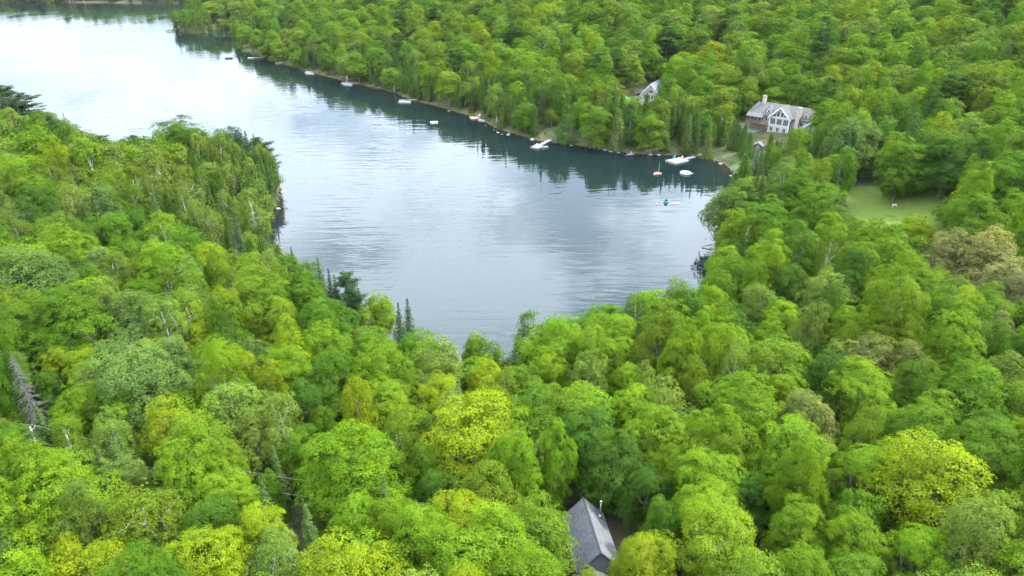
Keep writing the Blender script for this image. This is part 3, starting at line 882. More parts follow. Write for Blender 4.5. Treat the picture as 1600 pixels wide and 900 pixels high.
def cedar(key, seed, H=13.0, R=2.0, leaf=0.30, dens=1.0):
    """ragged column of upright drooping sprays"""
    rng = np.random.RandomState(seed)
    ns = int(170 * dens); P, Nn, A, lv = [], [], [], []
    w = Wood(); w.limb(bend((0, 0, -.5), (0, 0, H * .97), rng, wob=0.004, n=5), np.linspace(H * 0.013, 0.03, 5), 6)
    for k in range(ns):
        t = rng.rand() ** 1.15; z = H * (0.05 + 0.93 * t); th = rng.uniform(0, 6.28)
        env = R * (1 - t ** 2.2) * (0.85 + 0.3 * math.sin(3 * th + seed + z * .7) * 0.5) + 0.12
        dr = np.array((math.cos(th), math.sin(th), 0)); c = dr * env * rng.uniform(.72, 1.08) + np.array((0, 0, z))
        if k % 4 == 0: w.limb([(0, 0, max(.4, z - 0.5 * env)), c], [0.04, 0.012], 3)
        n = int(9 * 0.3 / leaf * 2.6)
        o = rng.normal(0, 1, (n, 3)) * np.array((.30, .30, .55))
        P.append(c + o); Nn.append(dr * 0.9 + np.array((0, 0, .45)) + rng.normal(0, .4, (n, 3)))
        A.append(np.array((0, 0, -1.0)) + dr * 0.3 + rng.normal(0, .3, (n, 3))); lv.append(0.6 * rng.rand() + 0.4 * rng.rand(n))
    P, Nn, A, lv = map(np.concatenate, (P, Nn, A, lv))
    v, f = leaf_quads(P, Nn, leaf * rng.uniform(.7, 1.4, len(P)), rng, aspect=0.45, fold=0.12, along=A)
    finish(key, v, f, lv, w, NEEDLE, BARK)


def pine(key, seed, H=19.0, R=4.2, leaf=0.34, dens=1.0):
    """white pine: wide flat plates of needles on long level limbs"""
    rng = np.random.RandomState(seed); P, Nn, A, lv = [], [], [], []
    w = Wood(); w.limb(bend((0, 0, -.5), (0, 0, H * .98), rng, wob=0.008, n=6), np.linspace(H * 0.013, 0.04, 6), 7)
    z = H * 0.25
    while z < H - 0.3:
        t = (z / H - .25) / .75; r = R * (0.35 + 0.75 * math.sin(math.pi * min(1, (1 - t) * 0.72 + 0.08))) * (1.0 if t < .85 else 0.75)
        for k in range(rng.randint(3, 6)):
            th = rng.uniform(0, 6.28); L = r * rng.uniform(.55, 1.15); dr = np.array((math.cos(th), math.sin(th), 0.0))
            s0 = np.array((0, 0, z)); tip = s0 + dr * L + np.array((0, 0, 0.14 * L))
            w.limb(bend(s0, tip, rng, sag=-.05, wob=.03, n=3), [0.07, 0.05, 0.015], 4)
            for q in range(int(4 + L * 1.4)):
                u = rng.uniform(.3, 1.05); c = s0 + (tip - s0) * u + np.cross(dr, (0, 0, 1)) * rng.uniform(-.28, .28) * L * (1.1 - .5 * u)
                n = int(dens * 34); o = rng.normal(0, 1, (n, 3)) * np.array((.42, .42, .16))
                P.append(c + o); Nn.append(np.array((0, 0, 1.0)) + rng.normal(0, .4, (n, 3)))
                A.append(o + rng.normal(0, .3, (n, 3)) + dr * .3); lv.append(.5 * rng.rand() + .5 * rng.rand(n))
        z += rng.uniform(.55, 1.0)
    P, Nn, A, lv = map(np.concatenate, (P, Nn, A, lv))
    v, f = leaf_quads(P, Nn, leaf * rng.uniform(.7, 1.35, len(P)), rng, aspect=0.35, fold=0.1, along=A)
    finish(key, v, f, lv, w, NEEDLE, BARK)


for s in range(8): broadleaf('maple', 10 + s, nlobe=5 + s % 4, base=0.18 + 0.03 * (s % 3), rc=1.5 - 0.13 * (s % 4), leaf=0.165, tall=(1.05, 1.35, 1.2, 1.5)[s % 4], open_=0.06 + 0.03 * (s % 3))
for s in range(4): broadleaf('birch', 30 + s, R=4.2, nlobe=7, rc=1.0, leaf=0.17, dens=0.75, open_=0.22, tall=1.3, droop=0.8, bark=BIRCH, limbw=1.25, base=0.28)
for s in range(3): broadleaf('ash', 40 + s, R=4.6, nlobe=8, rc=0.95, leaf=0.185, dens=0.75, open_=0.2, tall=1.2, limbw=1.1)
for s in range(3): broadleaf('poplar', 50 + s, R=4.6, nlobe=8, rc=1.05, leaf=0.19, dens=0.85, open_=0.05, tall=1.1, droop=0.35)
for s in range(3): spruce('spruce', 60 + s)
for s in range(3): cedar('cedar', 70 + s)
for s in range(3): pine('pine', 80 + s)
for s in range(1): spruce('dead_spruce', 65, H=18, R=3.8, bare=True, bark=DEADWOOD, step=0.55)
for s in range(1): spruce('brown_spruce', 66, H=12, R=2.2, dens=0.8)
for s in range(7): broadleaf('far_maple', 110 + s, nlobe=5 + s % 4, rc=1.35 - .1 * (s % 3), leaf=0.36, dens=0.8, tall=(1.05, 1.35, 1.2, 1.5)[s % 4], base=.20)
for s in range(3): broadleaf('far_birch', 130 + s, R=4.2, nlobe=6, rc=1.1, leaf=0.36, dens=0.75, open_=0.1, tall=1.3, droop=0.6, bark=BIRCH, limbw=0.9)
for s in range(2): broadleaf('far_ash', 140 + s, R=4.6, nlobe=7, rc=1.05, leaf=0.36, dens=0.75, open_=0.12, tall=1.2)
for s in range(2): broadleaf('far_poplar', 150 + s, R=4.6, nlobe=7, rc=1.1, leaf=0.36, dens=0.8, tall=1.1)
for s in range(2): spruce('far_spruce', 160 + s, leaf=0.45, step=0.8)
for s in range(3): cedar('far_cedar', 170 + s, leaf=0.46)
for s in range(2): pine('far_pine', 180 + s, leaf=0.5, dens=0.6)
SIZE = {'maple': (17, 5.0), 'birch': (17, 4.2), 'ash': (17, 4.6), 'poplar': (17, 4.6), 'spruce': (16, 2.6), 'cedar': (13, 2.0), 'pine': (19, 4.2), 'dead_spruce': (18, 3.4), 'brown_spruce': (12, 2.2)}
MID = {'maple': .62, 'birch': .64, 'ash': .64, 'poplar': .62, 'spruce': .42, 'cedar': .48, 'pine': .62, 'dead_spruce': .5, 'brown_spruce': .45}

# leaf colours: yellow, bright, green, deep, pale, olive, tan, silver, spruce, cedar, grey, rust
TINT = {'Y': (.097, .142, .003), 'B': (.068, .127, .004), 'G': (.043, .093, .004), 'D': (.029, .068, .005), 'P': (.072, .117, .014), 'O': (.064, .107, .005),
        'T': (.108, .116, .034), 'U': (.088, .106, .020), 'S': (.054, .094, .019), 'K': (.019, .043, .011), 'C': (.048, .086, .008), 'X': (.22, .21, .20), 'R': (.13, .04, .02)}
TWORD = {'Y': 'yellow green', 'B': 'bright green', 'G': 'mid green', 'D': 'deep green', 'P': 'pale green', 'O': 'olive green', 'T': 'tan tinged', 'S': 'silvery green',
         'U': 'olive tan', 'K': 'dark', 'C': 'light green', 'X': 'bare grey', 'R': 'rust brown'}
# heroes: crown centre in the photograph, crown width, kind, colour, own label
HERO = [
    (45, 628, 78, 'dead_spruce', 'X', 'bare grey dead spruce standing over the left end of the wires'),
    (32, 705, 74, 'maple', 'G', ''), (107, 697, 58, 'birch', 'O', 'slim white limbed birch between the utility pole and a broad maple'),
    (92, 790, 150, 'maple', 'B', 'broad bright green maple, largest crown in the lower left corner'), (180, 690, 80, 'birch', 'P', ''),
    (200, 655, 74, 'maple', 'B', ''), (215, 600, 120, 'poplar', 'S', 'wide silvery grey poplar above the wires on the left'), (295, 640, 52, 'maple', 'B', ''),
    (365, 650, 96, 'ash', 'P', 'pale thin crowned ash behind the yellow birch at the wires'),
    (318, 695, 112, 'birch', 'O', 'yellow green birch with white limbs standing right over the wires'), (347, 726, 60, 'maple', 'B', ''), (355, 785, 84, 'maple', 'B', ''),
    (243, 822, 128, 'birch', 'O', 'large spreading birch with forked white trunk near the bottom left'), (418, 776, 50, 'maple', 'G', 'small upright green maple alone beside the lower wire'),
    (413, 842, 98, 'maple', 'Y', 'yellow green maple below and left of the massive round maple'), (470, 645, 92, 'maple', 'D', ''), (30, 872, 74, 'poplar', 'S', ''),
    (108, 890, 74, 'maple', 'Y', ''), (330, 888, 120, 'maple', 'Y', ''), (182, 758, 82, 'poplar', 'S', ''), (480, 720, 70, 'maple', 'G', ''),
    (562, 742, 160, 'maple', 'B', 'massive bright green round maple left of the yellow crown'), (680, 640, 90, 'maple', 'Y', ''), (603, 655, 104, 'maple', 'B', ''),
    (742, 695, 150, 'ash', 'Y', 'strongly yellow ash, the yellowest big crown above the cottage'), (640, 692, 62, 'ash', 'O', ''), (775, 775, 110, 'ash', 'O', ''),
    (725, 832, 112, 'maple', 'Y', ''), (857, 840, 108, 'ash', 'O', 'olive green ash pressed against the left slope of the cottage roof'), (685, 775, 80, 'maple', 'D', ''),
    (560, 828, 100, 'maple', 'B', ''), (615, 838, 92, 'maple', 'B', ''), (765, 885, 170, 'maple', 'B', 'wide bright maple at the bottom edge left of the cottage'),
    (910, 662, 104, 'ash', 'O', 'tall olive ash with bare lower trunk straight behind the cottage'), (822, 655, 100, 'maple', 'G', ''), (850, 722, 60, 'maple', 'P', ''),
    (985, 660, 88, 'maple', 'B', ''), (1042, 642, 84, 'birch', 'P', 'pale birch with several thin white stems behind the cottage'), (975, 735, 100, 'maple', 'D', ''),
    (1068, 725, 84, 'maple', 'B', ''), (1012, 772, 70, 'maple', 'D', ''), (992, 902, 110, 'maple', 'Y', 'yellow green maple covering the lower right corner of the cottage'), (1040, 828, 64, 'maple', 'G', ''),
    (925, 925, 74, 'maple', 'O', 'olive maple poking up in front of the cottage porch'),
    (1155, 640, 116, 'maple', 'B', 'domed bright maple in the middle of the right wood'), (1092, 690, 70, 'maple', 'B', ''), (1100, 765, 112, 'maple', 'B', ''),
    (1228, 715, 122, 'maple', 'B', 'big flat topped bright maple below the tan ash'), (1272, 668, 84, 'ash', 'U', 'tan flecked ash between two bright maples'), (1215, 622, 80, 'maple', 'B', ''),
    (1350, 622, 112, 'maple', 'B', ''), (1345, 755, 104, 'maple', 'B', ''), (1362, 690, 62, 'ash', 'O', ''), (1462, 660, 74, 'ash', 'O', ''), (1522, 632, 104, 'poplar', 'G', ''),
    (1468, 760, 150, 'ash', 'Y', 'thin yellow ash showing bare grey limbs near the lower right'), (1545, 740, 74, 'maple', 'P', ''), (1130, 852, 132, 'maple', 'B', ''), (1240, 845, 96, 'maple', 'B', ''),
    (1332, 865, 104, 'maple', 'B', ''), (1430, 885, 104, 'maple', 'B', ''), (1560, 885, 84, 'maple', 'O', ''), (1545, 825, 104, 'ash', 'O', ''), (1440, 690, 104, 'maple', 'G', ''),
    (1582, 700, 64, 'maple', 'B', ''), (267, 580, 84, 'poplar', 'S', 'silvery grey poplar right of its wider twin'), (185, 582, 88, 'poplar', 'S', ''), (77, 583, 52, 'maple', 'Y', ''),
    (15, 595, 60, 'pine', 'S', ''), (100, 507, 124, 'maple', 'G', ''), (148, 532, 90, 'poplar', 'G', ''), (206, 505, 90, 'poplar', 'S', ''), (40, 440, 116, 'poplar', 'S', 'broad grey green poplar near the left edge'),
    (112, 432, 62, 'maple', 'D', ''), (165, 430, 54, 'birch', 'O', 'leaning birch with a long bare white trunk on the left'), (300, 500, 80, 'birch', 'O', ''), (315, 545, 62, 'maple', 'Y', ''),
    (245, 432, 96, 'maple', 'B', ''), (345, 420, 44, 'birch', 'P', 'slender pale birch with straight white trunk near the small bay'), (397, 566, 54, 'poplar', 'S', 'small bluish silver poplar above the dark gap'),
    (425, 512, 92, 'maple', 'O', ''), (402, 470, 100, 'maple', 'O', ''), (480, 482, 74, 'maple', 'G', ''), (450, 590, 92, 'maple', 'B', ''), (352, 560, 70, 'maple', 'D', ''),
    (596, 487, 46, 'maple', 'B', ''), (545, 462, 44, 'pine', 'K', 'dark ragged pine standing at the near shore'), (528, 478, 34, 'spruce', 'K', ''), (628, 510, 30, 'spruce', 'K', 'lone pointed spruce against the water, taller of two'),
    (657, 510, 34, 'spruce', 'K', 'lone bushy spruce against the water beside a pointed one'), (693, 530, 18, 'spruce', 'K', ''), (470, 402, 18, 'spruce', 'K', ''), (520, 452, 26, 'spruce', 'K', ''), (562, 462, 30, 'spruce', 'K', ''), (580, 480, 24, 'spruce', 'K', ''), (612, 500, 22, 'spruce', 'K', ''), (711, 531, 18, 'spruce', 'K', ''), (504, 436, 26, 'spruce', 'K', ''),
    (740, 552, 44, 'maple', 'B', ''), (770, 568, 46, 'maple', 'G', ''), (803, 560, 40, 'birch', 'G', ''), (822, 520, 44, 'birch', 'G', ''), (826, 562, 50, 'maple', 'B', ''), (905, 535, 60, 'maple', 'G', ''), (962, 535, 68, 'maple', 'B', 'bright pointed maple at the near shore right of the gap'),
    (995, 487, 46, 'birch', 'G', ''), (1058, 470, 56, 'birch', 'P', ''), (1045, 510, 70, 'maple', 'B', ''), (692, 577, 92, 'ash', 'P', 'pale ash in the dip of the near shore'), (600, 592, 112, 'maple', 'B', ''),
    (770, 605, 70, 'maple', 'Y', ''), (860, 590, 80, 'maple', 'B', ''), (1282, 345, 104, 'maple', 'G', 'big dense green maple left of the lawn'), (1255, 400, 66, 'poplar', 'P', 'round pale green crown below the big dense maple'),
    (1148, 362, 62, 'maple', 'O', ''), (1200, 350, 74, 'maple', 'G', ''), (1140, 440, 68, 'maple', 'G', 'green maple at the corner of the right shore'), (1200, 400, 76, 'maple', 'B', ''), (1425, 370, 52, 'maple', 'Y', 'small yellow maple in front of the lawn'),
    (1475, 400, 80, 'poplar', 'T', 'tan brown flowering crown, left of the big tan pair'), (1540, 405, 96, 'poplar', 'T', 'largest tan brown crown at the right edge'), (1590, 450, 80, 'poplar', 'T', ''), (1553, 522, 50, 'ash', 'T', 'small orange tan crown by the right edge'),
    (1512, 545, 70, 'ash', 'U', ''), (1518, 352, 96, 'maple', 'G', 'bluish green maple right of the lawn'), (1380, 398, 108, 'maple', 'B', ''), (1340, 418, 62, 'maple', 'B', ''), (1420, 452, 44, 'maple', 'Y', ''),
    (1360, 568, 78, 'poplar', 'U', ''), (1425, 582, 74, 'ash', 'U', ''), (1475, 525, 64, 'birch', 'P', ''), (1120, 510, 54, 'maple', 'Y', ''), (1200, 580, 104, 'ash', 'O', ''), (1500, 487, 64, 'maple', 'Y', ''),
    (1290, 470, 80, 'poplar', 'P', ''), (1180, 480, 72, 'ash', 'P', ''), (1560, 600, 84, 'ash', 'P', ''), (1340, 225, 68, 'maple', 'S', 'silver topped tall tree at the left end of the lawn'),
    (1408, 258, 76, 'maple', 'G', 'tall oval green tree standing on the lawn'), (1482, 252, 78, 'maple', 'D', 'tall dark tree behind the right end of the lawn'), (1588, 292, 112, 'maple', 'G', 'big round tree at the right edge above the tan crowns'), (1565, 222, 60, 'maple', 'B', ''),
    (1186, 285, 26, 'spruce', 'K', ''), (1203, 300, 24, 'spruce', 'K', ''), (1160, 318, 40, 'pine', 'D', ''), (1222, 275, 30, 'spruce', 'K', ''), (1178, 262, 34, 'dead_spruce', 'X', 'bare grey dead tree on the slope below the lodge'),
    (295, 322, 22, 'brown_spruce', 'R', 'small dead rust brown conifer on the left peninsula'), (430, 238, 36, 'pine', 'K', 'open dark pine leaning over the tip of the left peninsula'), (408, 300, 44, 'cedar', 'C', ''),
    (345, 228, 44, 'poplar', 'D', ''), (434, 235, 40, 'poplar', 'K', 'dark open crowned tree at the very tip of the left peninsula'), (404, 240, 34, 'maple', 'D', ''), (376, 226, 38, 'poplar', 'D', ''), (285, 225, 90, 'maple', 'D', ''), (95, 175, 46, 'pine', 'K', 'dark layered pine sticking up over the far left water'), (45, 172, 40, 'pine', 'K', ''), (15, 172, 40, 'pine', 'K', ''),
    (1140, 325, 60, 'poplar', 'C', 'feathery light green crown overhanging the right shore of the cove'), (930, 195, 46, 'maple', 'B', 'round bright tree on the far bank right of the grey dock'), (885, 195, 30, 'cedar', 'D', ''), (1020, 210, 44, 'maple', 'B', ''),
    (1075, 215, 30, 'spruce', 'C', 'pointed light spruce on the far bank behind the swim platform'), (1110, 228, 24, 'spruce', 'C', ''), (965, 205, 26, 'cedar', 'S', ''), (985, 195, 34, 'cedar', 'D', ''),
]
WATER_PX = [(0, 12), (258, 8), (262, 52), (370, 60), (372, 90), (480, 115), (600, 145), (700, 172), (770, 202), (870, 228), (960, 240), (1040, 246), (1120, 250), (1140, 270), (1135, 290), (1112, 315),
            (1105, 370), (1105, 405), (1098, 440), (1060, 437), (1030, 452), (1000, 467), (940, 482), (890, 497), (860, 504), (820, 522), (798, 542), (781, 547), (765, 531), (720, 530), (640, 517), (620, 508),
            (612, 476), (590, 470), (565, 470), (553, 455), (525, 455), (500, 430), (480, 412), (440, 392), (405, 377), (400, 350), (430, 332), (440, 290), (436, 262), (420, 225), (400, 218),
            (350, 208), (300, 198), (250, 208), (200, 218), (150, 212), (125, 200), (110, 178), (60, 172), (0, 172)]
# things that stay in sight: (x, y, radius) in the photograph, ground distance beyond which trees may stand
CLEAR = [(x, 188, 16, 292) for x in range(1186, 1262, 8)] + [(1196, 203, 8, 285), (1212, 206, 8, 285), (1222, 208, 6, 285), (1162, 190, 8, 300), (1172, 190, 8, 300), (1002, 138, 15, 335), (1016, 136, 14, 335), (978, 135, 7, 340),
         (908, 790, 22, 75), (915, 815, 20, 72), (930, 812, 20, 72), (940, 840, 20, 70), (955, 868, 12, 68), (985, 828, 16, 76), (1335, 312, 16, 205), (1365, 318, 18, 200), (1400, 322, 20, 200), (1435, 328, 18, 200), (1460, 330, 12, 200),
         (845, 226, 16, 303), (855, 207, 8, 306), (905, 214, 7, 300), (1057, 246, 16, 285), (1130, 245, 9, 285), (1150, 252, 6, 280), (748, 184, 14, 350), (635, 157, 14, 400), (545, 130, 14, 460), (483, 114, 12, 510), (440, 98, 12, 550), (392, 91, 14, 580),
         (985, 243, 10, 285), (1186, 230, 7, 275)]
CLEAR += [(1478, 392, 26, 172), (1540, 398, 32, 172), (1590, 440, 24, 165), (48, 600, 22, 88), (45, 635, 26, 86), (628, 498, 9, 146), (657, 498, 10, 146), (693, 520, 5, 140), (711, 522, 5, 140), (504, 424, 8, 172), (545, 442, 14, 160), (595, 480, 14, 150)]
CLEAR += [(165 + 90 * t, 698 + 21 * t, 5, 74) for t in (0, .33, .66, 1)] + [(230 + 20 * t, 735 + 8 * t, 9, 74) for t in (0, 1)] + [(375 + 110 * t, 741 + 20 * t, 6, 71) for t in (0, .25, .5, .75, 1)] + [(395, 735, 12, 80)]

GD2 = lake_dist(GX.ravel(), GY.ravel()).reshape(ny, nx)


def shore_d(x, y): return float(GD2[min(int(np.searchsorted(gy, y)), ny - 1), min(int(np.searchsorted(gx, x)), nx - 1)])


trees = []
GRID = {}


def add_tree(kind, x, y, H, R, tint, label='', hero=False):
    t = dict(kind=kind, x=x, y=y, z=gz(x, y), H=H, R=R, tint=tint, label=label, hero=hero)
    trees.append(t); GRID.setdefault((int(x // 12), int(y // 12)), []).append(t)


trng = np.random.RandomState(77)
for (px, py, w, kind, tint, label) in HERO:
    H0, R0 = SIZE[kind]; d = ray(px, py); t = 45.0
    while t < 900:      # walk out along the sight line to where a crown of this size stands on the ground
        p = np.array((0, 0, CAM_H)) + d * t
        R = max(0.9, w * 0.5 * t / FPX * 1.04)
        H = np.clip(H0 * (0.40 + 0.48 * R / R0), 8.0, 21.0)
        if kind in ('spruce', 'cedar', 'brown_spruce'): H = np.clip(R * 5.4, 7, 17)
        if p[2] <= gz(p[0], p[1]) + MID[kind] * H: break
        t += 0.5
    if shore_d(p[0], p[1]) < 0.6:
        for k in range(60):
            if shore_d(p[0], p[1]) >= 0.6: break
            p[1] += 0.8 if p[1] > 235 and p[0] > -60 else -0.8
            if p[0] < -75: p[0] -= 0.5
    if 'left slope' in label or 'lower right corner' in label: p[0] += -1.0 if 'left' in label else 1.2
    add_tree(kind, p[0], p[1], H, R, tint, label, True)

WIRE_PTS = [at(-160, 640, 18.0), at(48, 671, 17.0), at(250, 717, 14.5), at(490, 761, 13.5), at(700, 800, 12.5)]


def seg_dist(x, y, a, b):
    e = (b[0] - a[0], b[1] - a[1]); t = max(0, min(1, ((x - a[0]) * e[0] + (y - a[1]) * e[1]) / (e[0] ** 2 + e[1] ** 2)))
    return math.hypot(x - a[0] - t * e[0], y - a[1] - t * e[1])


def hull_ok(x, y, z, H, R, kind):
    zm = z + MID[kind] * H
    px, py, dep = project(x, y, zm); rp = R / dep * FPX; hp = 0.42 * H * 0.93 / dep * FPX
    for (cx, cy, r, far) in CLEAR:
        if y < far and abs(cx - px) < r * .7 + rp * .95 and abs(cy - py) < r * .7 + hp and ((cx - px) / (r * .8 + rp * .95)) ** 2 + ((cy - py) / (r * .8 + hp)) ** 2 < 1: return False
    for (dx, dy) in ((0, -0.8), (-.7, -.35), (.7, -.35), (-.85, 0), (.85, 0)):
        if inside(px + dx * rp, py + dy * hp, WATER_PX): return False
    return True


BAND = [(-10, 40), (-6, 60)]


def kind_for(x, y, d):
    r = trng.rand(); left = x < 20 - (y - 120) * 0.65
    if y > 150 and not left:                                     # far hill and right shore
        if d < 22: return ('cedar', 'CD'[trng.randint(2)]) if r < .30 else ('spruce', 'KD'[trng.randint(2)]) if r < .40 else ('birch', 'PO'[trng.randint(2)]) if r < .58 else ('maple', 'BGO'[trng.randint(3)])
        if y < 250 and d < 60: return ('spruce', 'K') if r < .12 else ('poplar', 'PS'[trng.randint(2)]) if r < .2 else ('ash', 'OP'[trng.randint(2)]) if r < .34 else ('maple', 'BGGD'[trng.randint(4)])
        return ('maple', 'BBBGGYOB'[trng.randint(8)]) if r < .66 else ('ash', 'OPBG'[trng.randint(4)]) if r < .84 else ('birch', 'PO'[trng.randint(2)]) if r < .91 else ('poplar', 'GP'[trng.randint(2)]) if r < .95 else ('pine', 'D')
    if y > 150:                                                  # left peninsula
        if x > -118 and d < 26 and y < 258: return ('cedar', 'CD'[trng.randint(2)]) if r < .5 else ('spruce', 'KD'[trng.randint(2)]) if r < .66 else ('birch', 'P')
        if y > 232: return ('maple', 'DGP'[trng.randint(3)]) if r < .5 else ('birch', 'PO'[trng.randint(2)]) if r < .82 else ('spruce', 'K') if r < .88 else ('pine', 'K')
        if x < -95 and y < 178: return ('poplar', 'SG'[trng.randint(2)]) if r < .5 else ('birch', 'PO'[trng.randint(2)]) if r < .7 else ('maple', 'GD'[trng.randint(2)])
        return ('birch', 'OOPB'[trng.randint(4)]) if r < .62 else ('maple', 'YBBO'[trng.randint(4)]) if r < .88 else ('poplar', 'SP'[trng.randint(2)]) if r < .96 else ('spruce', 'K')
    if x < -45 and y > 95: return ('poplar', 'SGP'[trng.randint(3)]) if r < .42 else ('birch', 'OP'[trng.randint(2)]) if r < .62 else ('maple', 'GGBY'[trng.randint(4)]) if r < .92 else ('ash', 'O')
    if x > 0: return ('maple', 'BBBBGGDG'[trng.randint(8)]) if r < .76 else ('ash', 'OOBG'[trng.randint(4)]) if r < .9 else ('birch', 'PO'[trng.randint(2)]) if r < .96 else ('poplar', 'P')
    return ('maple', 'BBBGGGDG'[trng.randint(8)]) if r < .58 else ('ash', 'OOPY'[trng.randint(4)]) if r < .78 else ('birch', 'PO'[trng.randint(2)]) if r < .88 else ('poplar', 'SPG'[trng.randint(3)]) if r < .97 else ('spruce', 'D')


def scatter(n, xr, yr, loose, keep):
    xs, ys = trng.uniform(*xr, n), trng.uniform(*yr, n)
    ds = lake_dist(xs, ys); zs = terrain(xs, ys, ds)
    for x, y, d, z in zip(xs, ys, ds, zs):
        if d < 1.2 or not keep(x, y, z): continue
        k, tint = kind_for(x, y, d); H0, R0 = SIZE[k]
        far = y > 330
        R = R0 * np.clip(trng.normal(0.95, .17), .55, 1.4) * (1 + .55 * sstep(230, 380, y) * (k not in ('cedar', 'spruce')))
        H = H0 * np.clip(trng.normal(.93, .18), .55, 1.35) * (1 + .15 * sstep(230, 380, y))
        if d < 14 and k not in ('cedar', 'spruce'): H *= .80; R *= .88
        gxk, gyk = int(x // 12), int(y // 12); ok = True
        for a in (-1, 0, 1):
            for b in (-1, 0, 1):
                for t in GRID.get((gxk + a, gyk + b), ()):
                    if (x - t['x']) ** 2 + (y - t['y']) ** 2 < ((R + t['R']) * loose * (.85 if t['hero'] else 1.0)) ** 2: ok = False; break
                if not ok: break
            if not ok: break
        if not ok: continue
        if math.hypot(x - LODGE_XY[0], y - LODGE_XY[1]) < 15 or math.hypot(x - COT2_XY[0], y - COT2_XY[1]) < 10 or math.hypot(x - COT_XY[0], y - COT_XY[1]) < 8.2: continue
        if inside(x, y, LAWN) or inside(x, y, DRIVE) or any(inside(x, y, b) for b in BANKS): continue
        if min(seg_dist(x, y, a, b) for a, b in zip(WIRE_PTS, WIRE_PTS[1:])) < R * .75 and y < 100: continue
        if not hull_ok(x, y, z, H, R, k): continue
        add_tree(k, x, y, H, R, tint)


def in_view(m):
    def f(x, y, z):
        px, py, dep = project(x, y, z + 12)
        return dep > 20 and -m < px < 1600 + m and -170 < py < 900 + 2.2 * m
    return f


scatter(9000, (-130, 130), (36, 150), .66, in_view(120))
scatter(14000, (-300, 10), (150, 330), .64, in_view(90))
scatter(16000, (30, 330), (140, 330), .66, in_view(90))
scatter(16000, (-150, 480), (300, 560), .70, in_view(60))
scatter(14000, (-480, 620), (430, 900), .76, in_view(60))
scatter(7000, (-950, -250), (1000, 1180), .8, lambda x, y, z: True)

# --- how much of the picture each tree takes (coarse depth test), to choose which are built one by one
VW, VH = 400, 225
zbuf = np.full((VH, VW), 1e9); own = np.full((VH, VW), -1, int)
yy, xx = np.mgrid[0:VH, 0:VW]
for i, t in enumerate(trees):
    k = t['kind']; px, py, dep = project(t['x'], t['y'], t['z'] + MID[k] * t['H'])
    t['px'], t['py'], t['dep'] = px, py, dep
    rp, hp = max(.6, t['R'] / dep * FPX / 4), max(.6, .40 * t['H'] / dep * FPX / 4)
    cx, cy_ = px / 4, py / 4
    x0, x1, y0, y1 = int(max(0, cx - rp)), int(min(VW, cx + rp + 2)), int(max(0, cy_ - hp)), int(min(VH, cy_ + hp + 2))
    if x0 >= x1 or y0 >= y1: continue
    s = (slice(y0, y1), slice(x0, x1))
    m = (((xx[s] + .5 - cx) / rp) ** 2 + ((yy[s] + .5 - cy_) / hp) ** 2 < 1) & (zbuf[s] > dep)
    zbuf[s][m] = dep; own[s][m] = i
cnt = np.bincount(own[own >= 0], minlength=len(trees)) * 16
for t, c in zip(trees, cnt): t['area'] = int(c)

NEAR = 205.0
single, mass = [], []
for k in SIZE:
    ks = sorted([t for t in trees if t['kind'] == k], key=lambda t: (-t['hero'], -t['area']))
    for j, t in enumerate(ks):
        (single if t['hero'] or (j < 300 and t['area'] >= 32) else mass).append(t)

tree_name = {'maple': 'maple_tree', 'birch': 'birch_tree', 'ash': 'ash_tree', 'poplar': 'poplar_tree', 'spruce': 'spruce_tree', 'cedar': 'cedar_tree', 'pine': 'pine_tree', 'dead_spruce': 'dead_tree', 'brown_spruce': 'dead_conifer'}
trng2 = np.random.RandomState(9)


def tint_of(t):
    c = np.array(TINT[t['tint']]) * trng2.uniform(.79, 1.05) * (1 + trng2.uniform(-.08, .08, 3) * np.array((1, .4, 1)))
    return [float(v) for v in c]


far_obj = {}
for t in single:
    k = t['kind']; H0, R0 = SIZE[k]
    rot = trng2.uniform(0, 6.283); sc = (t['R'] / R0, t['R'] / R0, t['H'] / H0)
    near = t['dep'] < NEAR or t['hero'] or ('far_' + k) not in PROTO
    key = k if near else 'far_' + k
    pi = trng2.randint(len(PROTO[key])); crown, trunk, joined = PROTO[key][pi]
    col = tint_of(t)
    if near:
        root = link(tree_name[k], None, None, (t['x'], t['y'], t['z'] - .05), rot); root.empty_display_size = 0.5
        a = link('trunk', trunk, root); b = link('crown', crown, root); b['tint'] = col
    else:
        root = link(tree_name[k], joined, None, (t['x'], t['y'], t['z'] - .05), rot); root['tint'] = col
        far_obj.setdefault(key, {})[pi] = root
    root.scale = (sc[0] * trng2.uniform(.86, 1.14), sc[1] * trng2.uniform(.86, 1.14), sc[2])
    if k in ('maple', 'birch', 'ash', 'poplar'): root.rotation_euler = (R_(trng2.normal(0, 3)), R_(trng2.normal(0, 3)), rot)
    root['category'] = 'tree'
    t['obj'] = root
    if k in ('pine', 'birch') and t['hero'] and 'lean' in t['label']: root.rotation_euler = (R_(4), R_(10), rot)

